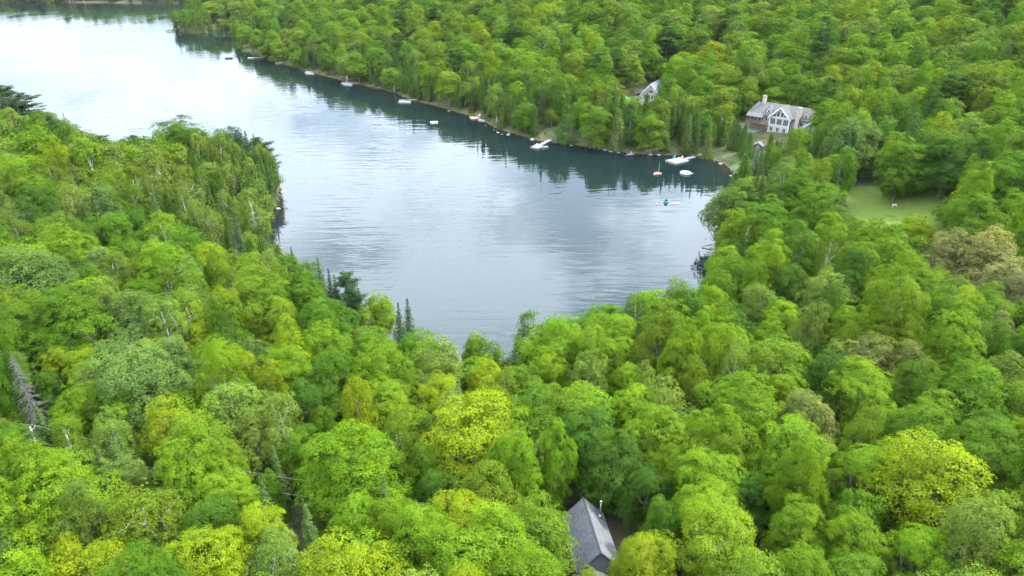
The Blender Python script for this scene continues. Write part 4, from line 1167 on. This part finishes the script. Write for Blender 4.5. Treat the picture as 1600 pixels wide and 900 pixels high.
# --- the rest of each kind: one mass each
for k in SIZE:
    ms = [t for t in mass if t['kind'] == k]
    key = 'far_' + k
    if not ms or key not in far_obj: continue
    P = far_obj[key]; ids = sorted(P); H0, R0 = SIZE[k]
    me = bpy.data.meshes.new(k + '_forest')
    me.vertices.add(len(ms)); me.vertices.foreach_set('co', np.array([(t['x'], t['y'], t['z'] - .05) for t in ms], np.float32).ravel())
    for nm, ty, val in (('which', 'INT', [int(trng2.randint(len(ids))) for _ in ms]), ('turn', 'FLOAT', trng2.uniform(0, 6.28, len(ms)))):
        a = me.attributes.new(nm, ty, 'POINT'); a.data.foreach_set('value', np.asarray(val, np.int32 if ty == 'INT' else np.float32))
    a = me.attributes.new('size', 'FLOAT_VECTOR', 'POINT'); a.data.foreach_set('vector', np.array([(t['R'] / R0, t['R'] / R0, t['H'] / H0) for t in ms], np.float32).ravel())
    a = me.attributes.new('tint', 'FLOAT_COLOR', 'POINT'); a.data.foreach_set('color', np.array([tint_of(t) + [1.0] for t in ms], np.float32).ravel())
    fo = link('forest', me)
    tag(fo, {'maple': 'mass of more maples packed over the far hillside', 'birch': 'more birches packed among the other crowns', 'ash': 'more ash crowns packed over the far hillside',
             'poplar': 'more poplars packed among the other crowns', 'spruce': 'more spruces packed in the woods', 'cedar': 'more cedars packed along the far shore', 'pine': 'more pines packed in the far woods'}[k], 'forest', kind='stuff')
    ng = bpy.data.node_groups.new(k + '_forest', 'GeometryNodeTree')
    ng.interface.new_socket('Geometry', in_out='INPUT', socket_type='NodeSocketGeometry'); ng.interface.new_socket('Geometry', in_out='OUTPUT', socket_type='NodeSocketGeometry')
    gi, go = ng.nodes.new('NodeGroupInput'), ng.nodes.new('NodeGroupOutput'); jn = ng.nodes.new('GeometryNodeJoinGeometry')

    def named(nm, ty):
        q = ng.nodes.new('GeometryNodeInputNamedAttribute'); q.data_type = ty; q.inputs['Name'].default_value = nm
        return q.outputs['Attribute']
    wh, tu, sz = named('which', 'INT'), named('turn', 'FLOAT'), named('size', 'FLOAT_VECTOR')
    cx = ng.nodes.new('ShaderNodeCombineXYZ'); ng.links.new(tu, cx.inputs['Z'])
    e2r = ng.nodes.new('FunctionNodeEulerToRotation'); ng.links.new(cx.outputs[0], e2r.inputs[0])
    for j, pi in enumerate(ids):
        oi = ng.nodes.new('GeometryNodeObjectInfo'); oi.transform_space = 'ORIGINAL'; oi.inputs['Object'].default_value = P[pi]; oi.inputs['As Instance'].default_value = True
        cp = ng.nodes.new('FunctionNodeCompare'); cp.data_type = 'INT'; cp.operation = 'EQUAL'
        ng.links.new(wh, cp.inputs[2]); cp.inputs[3].default_value = j
        ip = ng.nodes.new('GeometryNodeInstanceOnPoints')
        ng.links.new(gi.outputs[0], ip.inputs['Points']); ng.links.new(cp.outputs[0], ip.inputs['Selection']); ng.links.new(oi.outputs['Geometry'], ip.inputs['Instance'])
        ng.links.new(e2r.outputs[0], ip.inputs['Rotation']); ng.links.new(sz, ip.inputs['Scale'])
        ng.links.new(ip.outputs[0], jn.inputs[0])
    ng.links.new(jn.outputs[0], go.inputs[0])
    md = fo.modifiers.new('forest', 'NODES'); md.node_group = ng

# --- low growth on the forest floor
n = 5200
ux, uy = trng2.uniform(-130, 150, n), trng2.uniform(42, 330, n)
ud = lake_dist(ux, uy); okm = (ud > 1.0)
okm &= np.array([not (inside(a, b, LAWN) or inside(a, b, DRIVE) or math.hypot(a - COT_XY[0], b - COT_XY[1]) < 8.5 or math.hypot(a - LODGE_XY[0], b - LODGE_XY[1]) < 11 or (11 < a < 24 and 60 < b < 76)) for a, b in zip(ux, uy)])
ux, uy = ux[okm], uy[okm]
seg = (LAKE[:, 1] > 100) & (LAKE[:, 1] < 720) & (LAKE[:, 0] > -345)
SP = LAKE[seg]; k_ = trng2.randint(0, len(SP), 2600)
bx, by = SP[k_, 0] + trng2.normal(0, 3.0, 2600), SP[k_, 1] + trng2.normal(0, 3.0, 2600)
bd = lake_dist(bx, by); okb = (bd > .05) & (bd < 3.2) & np.array([trng2.rand() < (.12 if (a > 60 and b > 235) else .6 if (a > -5 and a < 70 and b > 275) else .95) for a, b in zip(bx, by)])
nb_ = len(ux); ux, uy = np.r_[ux, bx[okb]], np.r_[uy, by[okb]]; uz = terrain(ux, uy)
per = 26; idx = np.repeat(np.arange(len(ux)), per); N = len(idx)
dd_ = unit(trng2.normal(size=(N, 3))); dd_[:, 2] = np.abs(dd_[:, 2]); rr_ = np.r_[trng2.uniform(.4, 1.3, nb_), trng2.uniform(.7, 1.9, len(ux) - nb_)]
pp = np.stack([ux, uy, uz], -1)[idx] + dd_ * rr_[idx][:, None] * np.array((1.2, 1.2, .8)) * trng2.uniform(.6, 1.05, (N, 1))
v, f = leaf_quads(pp, dd_ + np.array((0, 0, .5)) + trng2.normal(0, .4, (N, 3)), .45 * trng2.uniform(.7, 1.3, N), trng2)
un_ = link('undergrowth', mesh_np('undergrowth', v, f, [LEAF], lv=.5 * trng2.rand(len(ux))[idx] + .5 * trng2.rand(N)))
un_['tint'] = [.044, .084, .008]
tag(un_, 'low leafy shrubs and ferns on the forest floor', 'undergrowth', kind='stuff')
# ------------------------------------------------------------------ docks, boats and other things on the water and the bank
srng = random.Random(21)


def lathe(profile, seg=16):
    m = MB()
    for k in range(seg):
        for (r, z) in profile: m.v.append((r * math.cos(2 * math.pi * k / seg), r * math.sin(2 * math.pi * k / seg), z))
    n = len(profile)
    for k in range(seg):
        j = (k + 1) % seg
        for i in range(n - 1): m.f.append((k * n + i, j * n + i, j * n + i + 1, k * n + i + 1))
    return m


def hull(L, W, Hh, z0=-.12, bow=.5, ns=12, deckdrop=.12):
    """open boat shell along x, pointed at +x, with an inner well"""
    m = MB(); rings = []
    for i in range(ns + 1):
        t = i / ns; x = -L / 2 + L * t
        w = W / 2 * (1 - max(0, (t - (1 - bow)) / bow) ** 2.2) * (.92 + .08 * min(1, t * 4)); w = max(w, .015); sh = Hh * (1 + .28 * max(0, t - .5))
        rings.append([(x, -w, sh), (x, -w * .82, z0 + .10), (x, 0, z0), (x, w * .82, z0 + .10), (x, w, sh), (x, w * .86, sh), (x, w * .66, z0 + .2), (x, -w * .66, z0 + .2), (x, -w * .86, sh)])
    n = 9
    for r in rings: m.v += r
    for i in range(ns):
        for k in range(n):
            j = (k + 1) % n; m.f.append((i * n + k, i * n + j, (i + 1) * n + j, (i + 1) * n + k))
    m.f.append(tuple(range(n))[::-1]); m.f.append(tuple(ns * n + k for k in range(n)))
    return m


def dock(label, shore, out, w=1.8, head=None, mat=DOCK, group='docks along the far shore'):
    """walkway from SHORE (x, y) to OUT (x, y), with a wider platform HEAD = (length, width) at the end"""
    a, b = Vector((*shore, 0)), Vector((*out, 0)); d = b - a; L = d.length
    t = thing('dock', label, 'dock', a, math.atan2(d.y, d.x), group)
    for k in range(int(L / .62)): MB().box(k * .62, k * .62 + .58, -w / 2, w / 2, .48, .55).build('plank', mat, t)
    MB().box(0, L, -w / 2, -w / 2 + .12, .28, .478).box(0, L, w / 2 - .12, w / 2, .28, .478).build('frame', mat, t)
    for k in range(int(L / 2.8) + 1):
        for s in (-1, 1): MB().tube([(k * 2.8 + .2, s * (w / 2 + .08), -2.2), (k * 2.8 + .2, s * (w / 2 + .08), .85)], .075, 6).build('post', GREYWOOD, t)
    if head:
        hl, hw = head
        for k in range(int(hl / .62)): MB().box(L + .02 + k * .62, L + .60 + k * .62, -hw / 2, hw / 2, .48, .55).build('plank', mat, t)
        MB().box(L + .02, L + hl, -hw / 2, -hw / 2 + .12, .1, .478).box(L + .02, L + hl, hw / 2 - .12, hw / 2, .1, .478).box(L + hl - .12, L + hl, -hw / 2 + .12, hw / 2 - .12, .1, .478).build('float', mat, t)
        for sx in (.3, hl - .3):
            for s in (-1, 1): MB().tube([(L + sx, s * (hw / 2 + .08), -2.2), (L + sx, s * (hw / 2 + .08), 1.0)], .08, 6).build('post', GREYWOOD, t)
    return t


def boat(name, label, pos, rot, L=5.0, W=1.9, mat=FIBRE, seatmat=GREYWOOD, shield=True, motor=True, group=None, cat='boat'):
    t = thing(name, label, cat, Vector((pos[0], pos[1], 0)), rot, group)
    hull(L, W, .62).build('hull', mat, t, smooth=False)
    for x in (-.28 * L, .02 * L): MB().box(x - .2, x + .2, -W * .36, W * .36, .18, .45).build('seat', seatmat, t)
    if shield: MB().slab([(.18 * L, -W * .36, .95), (.18 * L, W * .36, .95), (.24 * L, W * .34, .62), (.24 * L, -W * .34, .62)], .03).build('windshield', GLASS, t)
    if motor:
        o_ = MB().box(-L / 2 - .42, -L / 2 - .02, -.2, .2, .45, 1.0).build('motor', DARKHULL, t); MB().box(-L / 2 - .3, -L / 2 - .14, -.07, .07, -.4, .45).build('shaft', DARKHULL, o_)
    return t


def chair(label, pos, rot, mat, group='chairs on the docks', z=.56):
    t = thing('deck_chair', label, 'chair', Vector((pos[0], pos[1], z)), rot, group)
    MB().slab([(-.28, -.3, .32), (.32, -.3, .42), (.32, .3, .42), (-.28, .3, .32)][::-1], .04).build('seat', mat, t)
    MB().slab([(-.62, -.3, 1.05), (-.28, -.3, .34), (-.28, .3, .34), (-.62, .3, 1.05)][::-1], .05).build('backrest', mat, t)
    for s in (-1, 1):
        MB().box(-.5, .34, s * .36 - .06, s * .36 + .06, .56, .60).build('armrest', mat, t)
        MB().box(.24, .32, s * .33 - .03, s * .33 + .03, 0, .56).build('leg', mat, t); MB().box(-.36, -.28, s * .33 - .03, s * .33 + .03, 0, .56).build('leg', mat, t)
    return t


def person_seated(label, pos, rot, z, lean=0.0):
    """one continuous body grown from a posed skeleton, clothing and hair as children"""
    J = {'pelvis': (0, 0, .10), 'waist': (.02 + lean * .3, 0, .30), 'chest': (.05 + lean * .8, 0, .52), 'neck': (.07 + lean, 0, .68), 'head': (.10 + lean, 0, .80), 'crown': (.10 + lean, 0, .90)}
    for s, n in ((1, 'l'), (-1, 'r')):
        J.update({n + 'sh': (.06 + lean * .9, s * .19, .60), n + 'el': (.16 + lean, s * .25, .36), n + 'ha': (.38 + lean, s * .16, .28), n + 'fi': (.46 + lean, s * .12, .27),
                  n + 'hip': (.03, s * .10, .10), n + 'kn': (.44, s * .14, .20), n + 'an': (.52, s * .14, -.18), n + 'toe': (.68, s * .15, -.20)})
    E = [('pelvis', 'waist'), ('waist', 'chest'), ('chest', 'neck'), ('neck', 'head'), ('head', 'crown')]
    for n in 'lr': E += [('chest', n + 'sh'), (n + 'sh', n + 'el'), (n + 'el', n + 'ha'), (n + 'ha', n + 'fi'), ('pelvis', n + 'hip'), (n + 'hip', n + 'kn'), (n + 'kn', n + 'an'), (n + 'an', n + 'toe')]
    rad = {'pelvis': .145, 'waist': .13, 'chest': .15, 'neck': .055, 'head': .095, 'crown': .075, 'sh': .065, 'el': .045, 'ha': .034, 'fi': .024, 'hip': .09, 'kn': .065, 'an': .042, 'toe': .035}
    ks = list(J)
    me = bpy.data.meshes.new('body'); me.from_pydata([J[k] for k in ks], [(ks.index(a), ks.index(b)) for a, b in E], []); me.materials.append(CLOTHD)
    o = link('person', me, None, Vector((pos[0], pos[1], z)), rot)
    md = o.modifiers.new('skin', 'SKIN'); me.skin_vertices or None
    if not me.skin_vertices:
        bpy.context.view_layer.update()
    sk_ = me.skin_vertices[0].data
    for i, k in enumerate(ks):
        r = rad.get(k) or rad[k[1:]]; sk_[i].radius = (r, r); sk_[i].use_root = (k == 'pelvis')
    o.modifiers.new('smooth', 'SUBSURF').levels = 1; o.modifiers['smooth'].render_levels = 1
    tag(o, label, 'person')
    f = lathe([(0, -.11), (.06, -.09), (.085, 0), (.075, .07), (.04, .11), (0, .12)], 10).build('face', FLESH, o, Vector((J['head'][0] + .025, 0, .82)), smooth=True)
    h = lathe([(.098, -.02), (.10, .04), (.07, .10), (0, .125)], 10).build('hair', HAIR, o, Vector((J['head'][0], 0, .835)), smooth=True)
    return o


def w2(px, py): p = at(px, py, 0.3); return (p.x, p.y)


dock('long pale dock nearest the far headland', w2(415, 90), w2(398, 90.5), 1.6, (5.0, 3.2))
dock('pale dock with reddish chairs, second from the far headland', w2(455, 97), w2(440, 98), 1.6, (4.5, 3.2), DOCKNEW)
dock('white topped dock with boat, third from the far headland', w2(500, 113), w2(487, 113), 1.6, (4.5, 3.0))
dock('brown dock with a white post, fourth from the far headland', w2(562, 130), w2(546, 130), 1.6, (5.0, 3.2), DOCKNEW)
dock('narrow grey dock under leaning trees midway along the far shore', w2(655, 156), w2(632, 157), 1.5, (3.0, 2.6))
dock('dock with square cedar platform tucked left of the cedar point', w2(772, 182), w2(752, 183.5), 1.6, (5.6, 4.6), DOCKNEW)
dock('grey dock running diagonally from the grassy far bank', w2(864, 217), w2(842, 228), 2.0, (4.2, 3.6))
dock('big swim platform in front of the cove beach', w2(1085, 245.5), w2(1069, 249), 1.8, (8.0, 5.4))
for lb, p, r, m in (('red chair on the dock second from the far headland', (440, 97.5), 3.4, RED), ('reddish chair on the brown dock fourth from the headland', (541, 130), 3.6, PINK), ('red chair on the cedar platform left of the point', (745, 184), 3.6, RED),
                    ('white chair at the corner of the cedar platform', (749, 182.5), 4.2, WHITE), ('blue chair on the big swim platform', (1053, 248), 3.9, BLUE), ('pale red chair at the shore end of the swim platform', (1065, 248.6), 4.0, PINK),
                    ('white chair on the diagonal grey dock', (838, 229.0), 3.9, WHITE)):
    chair(lb, w2(*p), r, m)
boat('motorboat', 'white motorboat moored at the dock third from the far headland', w2(484, 115.0), R_(170), 5.6, 2.1, group='moored boats')
boat('motorboat', 'white motorboat moored by the brown dock with the post', w2(543, 132.2), R_(165), 6.0, 2.2, group='moored boats')
boat('motorboat', 'long white boat moored along the narrow grey dock', w2(632, 159.5), R_(172), 7.0, 2.2, group='moored boats')
boat('rowboat', 'white rowboat beside the cedar platform', w2(752, 188), R_(150), 3.6, 1.3, shield=False, motor=False, group='moored boats')
boat('rowboat', 'small grey rowboat tied to the diagonal dock', w2(851, 230), R_(200), 3.4, 1.3, mat=GREYWOOD, shield=False, motor=False, group='moored boats')
bw = w2(358, 91)
boat('fishing_boat', 'small dark fishing boat with two people out on the lake', bw, R_(8), 5.2, 1.7, mat=DARKHULL, shield=False)
person_seated('person in dark clothes sitting in the bow of the fishing boat', (bw[0] + 1.3, bw[1] + .2), R_(185), .48)
person_seated('person in dark clothes sitting in the stern of the fishing boat', (bw[0] - 1.5, bw[1] - .2), R_(8), .48, .05)
# swim raft out in the bay
p = w2(678, 191); t = thing('swim_raft', 'white square swim raft floating alone in the bay', 'raft', (p[0], p[1], 0), R_(12))
for k in range(6): MB().box(-1.7 + k * .58, -1.7 + k * .58 + .54, -1.5, 1.5, .36, .44).build('plank', WHITE, t)
MB().box(-1.7, 1.75, -1.5, -1.3, -.1, .358).box(-1.7, 1.75, 1.3, 1.5, -.1, .358).build('float', FIBRE, t)
MB().tube([(1.8, -.3, -.6), (1.8, -.3, .9), (1.5, -.3, .9)], .03, 6).tube([(1.8, .3, -.6), (1.8, .3, .9), (1.5, .3, .9)], .03, 6).build('ladder', STEEL, t)
# white flag post on the brown dock
p = w2(541.5, 129); t = thing('flag_pole', 'white pole with small flag at the end of the brown dock', 'flag pole', (p[0], p[1], .55))
MB().tube([(0, 0, 0), (0, 0, 3.6)], .06, 8).build('pole', WHITE, t); MB().slab([(.06, 0, 3.5), (1.0, .05, 3.45), (1.0, .09, 3.45), (.06, .04, 3.5)], .6).build('flag', WHITE, t)
# little sailing dinghy with bare mast
p = w2(1028, 271); t = thing('sailing_dinghy', 'small pale orange dinghy with bare mast anchored off the swim platform', 'sailboat', (p[0], p[1], 0), R_(15))
hull(3.1, 1.4, .42).build('hull', PINK, t); MB().tube([(.3, 0, .1), (.3, 0, 4.6)], [.045, .025], 8).build('mast', WHITE, t)
MB().tube([(.3, 0, .95), (-1.3, .1, .9)], .03, 6).build('boom', WHITE, t); MB().box(-1.4, -.9, -.03, .03, -.3, .6).build('rudder', WHITE, t); MB().box(-.2, .1, -.5, .5, .2, .3).build('seat', WHITE, t)
# round inflatable water trampoline
p = w2(1071, 270); t = thing('water_trampoline', 'round white inflatable water trampoline floating off the cove beach', 'trampoline', (p[0], p[1], 0))
Rr, rr3 = 1.75, .36
prof = [(Rr + rr3 * math.cos(q * math.pi / 6), .28 + rr3 * math.sin(q * math.pi / 6)) for q in range(13)]
lathe(prof, 28).build('tube', FIBRE, t, smooth=True); lathe([(0, .42), (Rr * .84, .44), (Rr * .84, .47), (0, .45)], 28).build('bed', plain('grey_mesh', (.22, .25, .28), .8, .1, 5), t)
for k in range(12):
    a = 2 * math.pi * k / 12
    MB().tube([(Rr * math.cos(a) + (rr3 + .012) * math.cos(a) * math.cos(q), Rr * math.sin(a) + (rr3 + .012) * math.sin(a) * math.cos(q), .28 + (rr3 + .012) * math.sin(q)) for q in (-.5, 0, .5, 1.0, 1.6, 2.2)], .055, 5).build('strap', plain('blue_grey_strap', (.25, .32, .38), .7, .1, 4) if k == 0 else MATS['blue_grey_strap'], t)
MB().box(1.95, 2.9, -.35, .35, .05, .16).build('step', FIBRE, t)
# paddle craft further out
p = w2(1041, 314); t = thing('pedal_boat', 'turquoise pedal boat drifting in the bay below the dinghy', 'pedal boat', (p[0], p[1], 0), R_(70))
hull(2.3, 1.4, .5).build('hull', TEAL, t); MB().box(-.7, -.2, -.5, .5, .3, .5).build('seat', TEAL, t)
MB().slab([(-.95, -.5, 1.15), (-.7, -.5, .5), (-.7, .5, .5), (-.95, .5, 1.15)][::-1], .06).build('backrest', TEAL, t)
for s in (-1, 1): MB().tube([(.6, s * .2, .4), (.6, s * .2, .75)], .04, 6).build('pedal', DARKHULL, t)
p = w2(1056, 317); t = thing('paddleboard', 'pale pinkish paddleboard floating beside the pedal boat', 'paddleboard', (p[0], p[1], 0), R_(4))
m_ = MB(); m_.slab([(1.6 * math.cos(q), .38 * math.sin(q) * (1 - .15 * math.cos(q)), .14) for q in np.linspace(0, 2 * math.pi, 20, endpoint=False)], .14); m_.build('board', PINK, t)
MB().slab([(.45 * math.cos(q) - .1, .30 * math.sin(q), .155) for q in np.linspace(0, 2 * math.pi, 14, endpoint=False)], .012).build('pad', WHITE, t); MB().box(-1.35, -1.15, -.015, .015, -.22, 0).build('fin', DARKHULL, t)
p = w2(1026, 318); t = thing('buoy', 'small reddish mooring buoy left of the pedal boat', 'buoy', (p[0], p[1], 0))
lathe([(0, -.25), (.26, -.12), (.32, .1), (.24, .3), (.06, .4), (0, .4)], 12).build('float', PINK, t, smooth=True); MB().tube([(0, 0, .38), (0, 0, .62)], .03, 6).build('ring_post', STEEL, t)
# garden table by the lawn (tiny white thing)
p = ground_at(1397, 325); t = thing('garden_bench', 'tiny white bench out on the lawn', 'bench', p, R_(15))
MB().box(-.8, .8, -.22, .22, .42, .48).build('seat', WHITE, t); MB().box(-.8, .8, .2, .26, .5, .95).build('backrest', WHITE, t)
for sx in (-.7, .7): MB().box(sx - .05, sx + .05, -.2, .2, 0, .42).build('leg', WHITE, t)
# dark shed on the bank below the lodge
p = ground_at(1186, 236); p.y += 1.5; p.z = gz(p.x, p.y) - .2; t = thing('shed', 'small dark shed in the trees below the lodge', 'shed', p, R_(-30))
MB().prism([(-1.7, 0), (1.7, 0), (1.7, 2.1), (0, 3.1), (-1.7, 2.1)], -1.5, 1.5).build('wall', plain('dark_boards', (.05, .05, .06), .8, .2, 3), t)
a_, b_ = gable_roof_y(-2.0, 2.0, -1.8, 1.8, 2.0, 3.3, .1); a_.build('roof', SHINGLE, t, uv=True); b_.build('roof', SHINGLE, t, uv=True)
dd2 = MB().box(-.5, .5, -1.55, -1.5, .05, 1.9).build('door', GREYWOOD, t); MB().box(.3, .38, -1.62, -1.55, .9, 1.0).build('handle', STEEL, dd2)

# ------------------------------------------------------------------ utility pole and two wires
pp_ = WIRE_PTS[1]; pz = gz(pp_.x, pp_.y)
t = thing('utility_pole', 'weathered grey utility pole under the dead spruce', 'utility pole', (pp_.x, pp_.y, pz), 0)
MB().tube([(0, 0, -1), (0, 0, pp_.z - pz + .5)], [.17, .11], 10).build('pole', GREYWOOD, t, smooth=True)
ar = MB().box(-.05, .05, -.98, .98, pp_.z - pz - .28, pp_.z - pz - .16).build('crossarm', BARK, t)
for s in (-.95, .95): lathe([(.03, 0), (.06, .02), (.05, .08), (.07, .10), (.04, .16), (0, .16)], 8).build('insulator', CERAMIC, t, Vector((0, s, pp_.z - pz - .14)))


def wire(label, off, dz, i0):
    pts = []
    for a, b in zip(WIRE_PTS[i0:], WIRE_PTS[i0 + 1:]):
        for k in range(8):
            q = k / 8; v = a.lerp(b, q); pts.append((v.x, v.y + off, v.z + dz - .35 * 4 * q * (1 - q) * (1 if i0 == 0 else .6)))
    pts.append((WIRE_PTS[-1].x, WIRE_PTS[-1].y + off, WIRE_PTS[-1].z + dz))
    tag(MB().tube(pts, .018, 5).build('power_line', CABLE, smooth=True), label, 'wire', 'wires on the utility pole')


wire('upper pale wire slung from the utility pole across the lower left', .95, 0.02, 0)
wire('lower pale wire slung below the other one', -.95, -1.0, 0)

# ------------------------------------------------------------------ rocks, driftwood, fallen logs along the bank
def rock_mesh(seed):
    rr = np.random.RandomState(seed); v = fib(42, rr) * rr.uniform(.75, 1.15, (42, 1)) * np.array((1, .8, .55))
    import bmesh
    bm = bmesh.new(); vs_ = [bm.verts.new(p) for p in v]; bmesh.ops.convex_hull(bm, input=vs_)
    me = bpy.data.meshes.new('rock'); bm.to_mesh(me); bm.free(); me.materials.append(ROCK); return me


RM = [rock_mesh(s) for s in range(5)]
rocks = []
spots = [(771, 203), (778, 207), (786, 210), (793, 211), (797, 209), (806, 212), (822, 216), (830, 218), (868, 224), (893, 227), (914, 229), (921, 230), (930, 231), (938, 232), (945, 235), (955, 237), (962, 235), (968, 238), (974, 240),
         (1004, 241), (1016, 242), (1030, 242), (1092, 243), (1100, 247), (1118, 251), (1128, 256), (1136, 265), (1141, 275), (1139, 287), (760, 196), (774, 199), (700, 173), (662, 163), (604, 145), (1106, 352), (1104, 372), (1102, 395), (432, 325), (440, 300), (412, 350)]
for i, (px, py) in enumerate(spots):
    q = at(px, py, .1); s = srng.uniform(.45, 1.35)
    o = link('boulder', RM[i % 5], None, (q.x + srng.uniform(-.6, .6), q.y + srng.uniform(-.3, .9), max(gz(q.x, q.y), -.25) + .02), srng.uniform(0, 6)); o.scale = (s * srng.uniform(.8, 1.3), s, s * srng.uniform(.7, 1.1))
    tag(o, None, 'boulder', 'boulders along the waterline'); rocks.append(dict(obj=o, x=q.x, y=q.y, kind='boulder', tint='s' if s < .9 else 'l', area=1e9 - i))
q = at(985, 243, .2)
dw = thing('driftwood_stump', 'bleached upturned stump with tangled roots lying at the waterline', 'stump', (q.x, q.y, .2), R_(20))
MB().tube([(1.6, 2.2, .8), (.6, 1.0, .55), (0, 0, .4)], [.22, .28, .36], 8).build('log', GREYWOOD, dw)
for k in range(15):
    a = srng.uniform(2.2, 6.9); L = srng.uniform(1.2, 2.8); z = srng.uniform(-.25, 1.1)
    MB().tube([(0, 0, .4), (L * .5 * math.cos(a), L * .5 * math.sin(a), .4 + z * .6 + srng.uniform(-.1, .2)), (L * math.cos(a), L * math.sin(a), .3 + z)], [.13, .07, .02], 5).build('root', GREYWOOD, dw)
for lb, a, b, m in (('pale fallen log reaching into the small left bay', (418, 345), (405, 352), GREYWOOD), ('dark fallen log poking out from the right shore', (1096, 386), (1112, 382), BARK), ('thin bleached trunk leaning over the far shore', (641, 152), (650, 156), GREYWOOD),
                    ('second dark log lying off the right shore', (1100, 396), (1112, 400), BARK)):
    A, B = at(*a, .15), at(*b, .8); t = thing('fallen_log', lb, 'log', A, 0, 'fallen logs at the shore'); d = B - A
    MB().tube([(0, 0, 0), tuple(d * .5), tuple(d)], [.09, .16, .22], 7).build('trunk', m, t)
    for k in range(3):
        u = .2 + .2 * k; MB().tube([tuple(d * u), tuple(d * u + Vector((srng.uniform(-.6, .2), srng.uniform(-.8, .8), srng.uniform(.1, .5))))], [.05, .015], 5).build('branch', m, t)

# ------------------------------------------------------------------ a label for each tree that has none of its own
LAND = [('grey cottage', *COT_XY), ('lodge', *LODGE_XY), ('half hidden far cottage', *COT2_XY), ('lawn', 117, 199), ('big swim platform', 66, 279), ('diagonal grey dock', 14, 303), ('cedar platform dock', -17, 348), ('narrow grey dock', -57, 390),
        ('brown dock', -104, 446), ('dock nearest the headland', -200, 548), ('utility pole', pp_.x, pp_.y), ('rust brown conifer', *[(t['x'], t['y']) for t in trees if t['tint'] == 'R'][0]), ('driftwood stump', q.x, q.y), ('cove beach', 88, 262),
        ('far headland tip', -330, 715), ('left peninsula tip', -88, 240), ('top left corner pine', *[(t['x'], t['y']) for t in trees if t['label'].startswith('dark layered')][0])]
SHORTN = {'yellowest': 'yellowest ash', 'bare grey limbs': 'yellow ash with bare limbs', 'largest tan': 'largest tan crown', 'forked white': 'forked white birch', 'massive': 'massive round maple', 'domed': 'domed bright maple', 'largest crown in': 'corner maple',
          'broad grey green poplar': 'broad grey poplar', 'silvery grey poplar above': 'wide silvery poplar', 'tall oval': 'tall oval lawn tree', 'small orange tan': 'orange tan crown', 'ragged pine': 'ragged shore pine', 'leaning birch': 'leaning white birch',
          'big dense green': 'big dense maple', 'big round tree': 'big round edge tree', 'bluish green maple': 'bluish maple', 'dip of the near': 'pale ash in the shore dip', 'straight behind': 'tall olive ash', 'straight white trunk': 'slender shore birch',
          'flat topped': 'flat topped maple', 'corner of the right shore': 'right shore corner maple', 'bluish silver': 'bluish silver poplar', 'feathery': 'feathery cove tree'}
for t in trees:
    for k, v in SHORTN.items():
        if k in t['label']: LAND.append((v, t['x'], t['y']))
ORD = ['nearest', 'second nearest', 'third nearest', 'fourth nearest', 'fifth nearest', 'sixth nearest', 'seventh nearest', 'eighth nearest', 'ninth nearest', 'tenth nearest']
buckets = {}
for t in single + rocks:
    if t.get('label'):
        t['obj']['label'] = t['label']; continue
    best = min(LAND, key=lambda L: math.hypot(L[1] - t['x'], L[2] - t['y'])); dx, dy = t['x'] - best[1], t['y'] - best[2]
    rel = ('right of' if dx > 0 else 'left of') if abs(dx) > abs(dy) else ('behind' if dy > 0 else 'in front of')
    buckets.setdefault((t['kind'], t['tint'], best[0], rel), []).append((math.hypot(dx, dy), id(t), t))
for (kind, tint, land, rel), lst in buckets.items():
    word = {'s': 'small grey', 'l': 'larger grey'}.get(tint) or TWORD[tint]
    noun = 'boulder at the waterline' if kind == 'boulder' else tree_name[kind].replace('_', ' ')
    for j, (_, _, t) in enumerate(sorted(lst)):
        o = ORD[j] if j < 10 else f'{j + 1}th nearest' if (j + 1) % 10 not in (1, 2, 3) or j < 20 else f'{j + 1}{("st", "nd", "rd")[(j + 1) % 10 - 1]} nearest'
        t['obj']['label'] = f'{word} {noun}, {o} {rel} the {land}'
for t in single: t['obj']['group'] = {'maple': 'maples in the woods', 'birch': 'birches in the woods', 'ash': 'ashes in the woods', 'poplar': 'poplars in the woods', 'spruce': 'spruces in the woods', 'cedar': 'cedars along the shore', 'pine': 'pines in the woods'}.get(t['kind'], 'dead trees')

# ------------------------------------------------------------------ summer haze over the whole valley
hz = MB().box(-1700, 1700, -200, 1350, -9, 96).build('haze', None)
hz.data.materials.clear()
hm, hn, hl_ = new_mat('haze')
ho = hn.new('ShaderNodeOutputMaterial'); pv = hn.new('ShaderNodeVolumePrincipled')
pv.inputs['Color'].default_value = (0.80, 0.90, 1.0, 1); pv.inputs['Density'].default_value = HAZE; pv.inputs['Anisotropy'].default_value = 0.0
hl_.new(pv.outputs[0], ho.inputs['Volume'])
hz.data.materials.append(hm)
tag(hz, 'thin pale summer haze over the valley', kind='stuff')
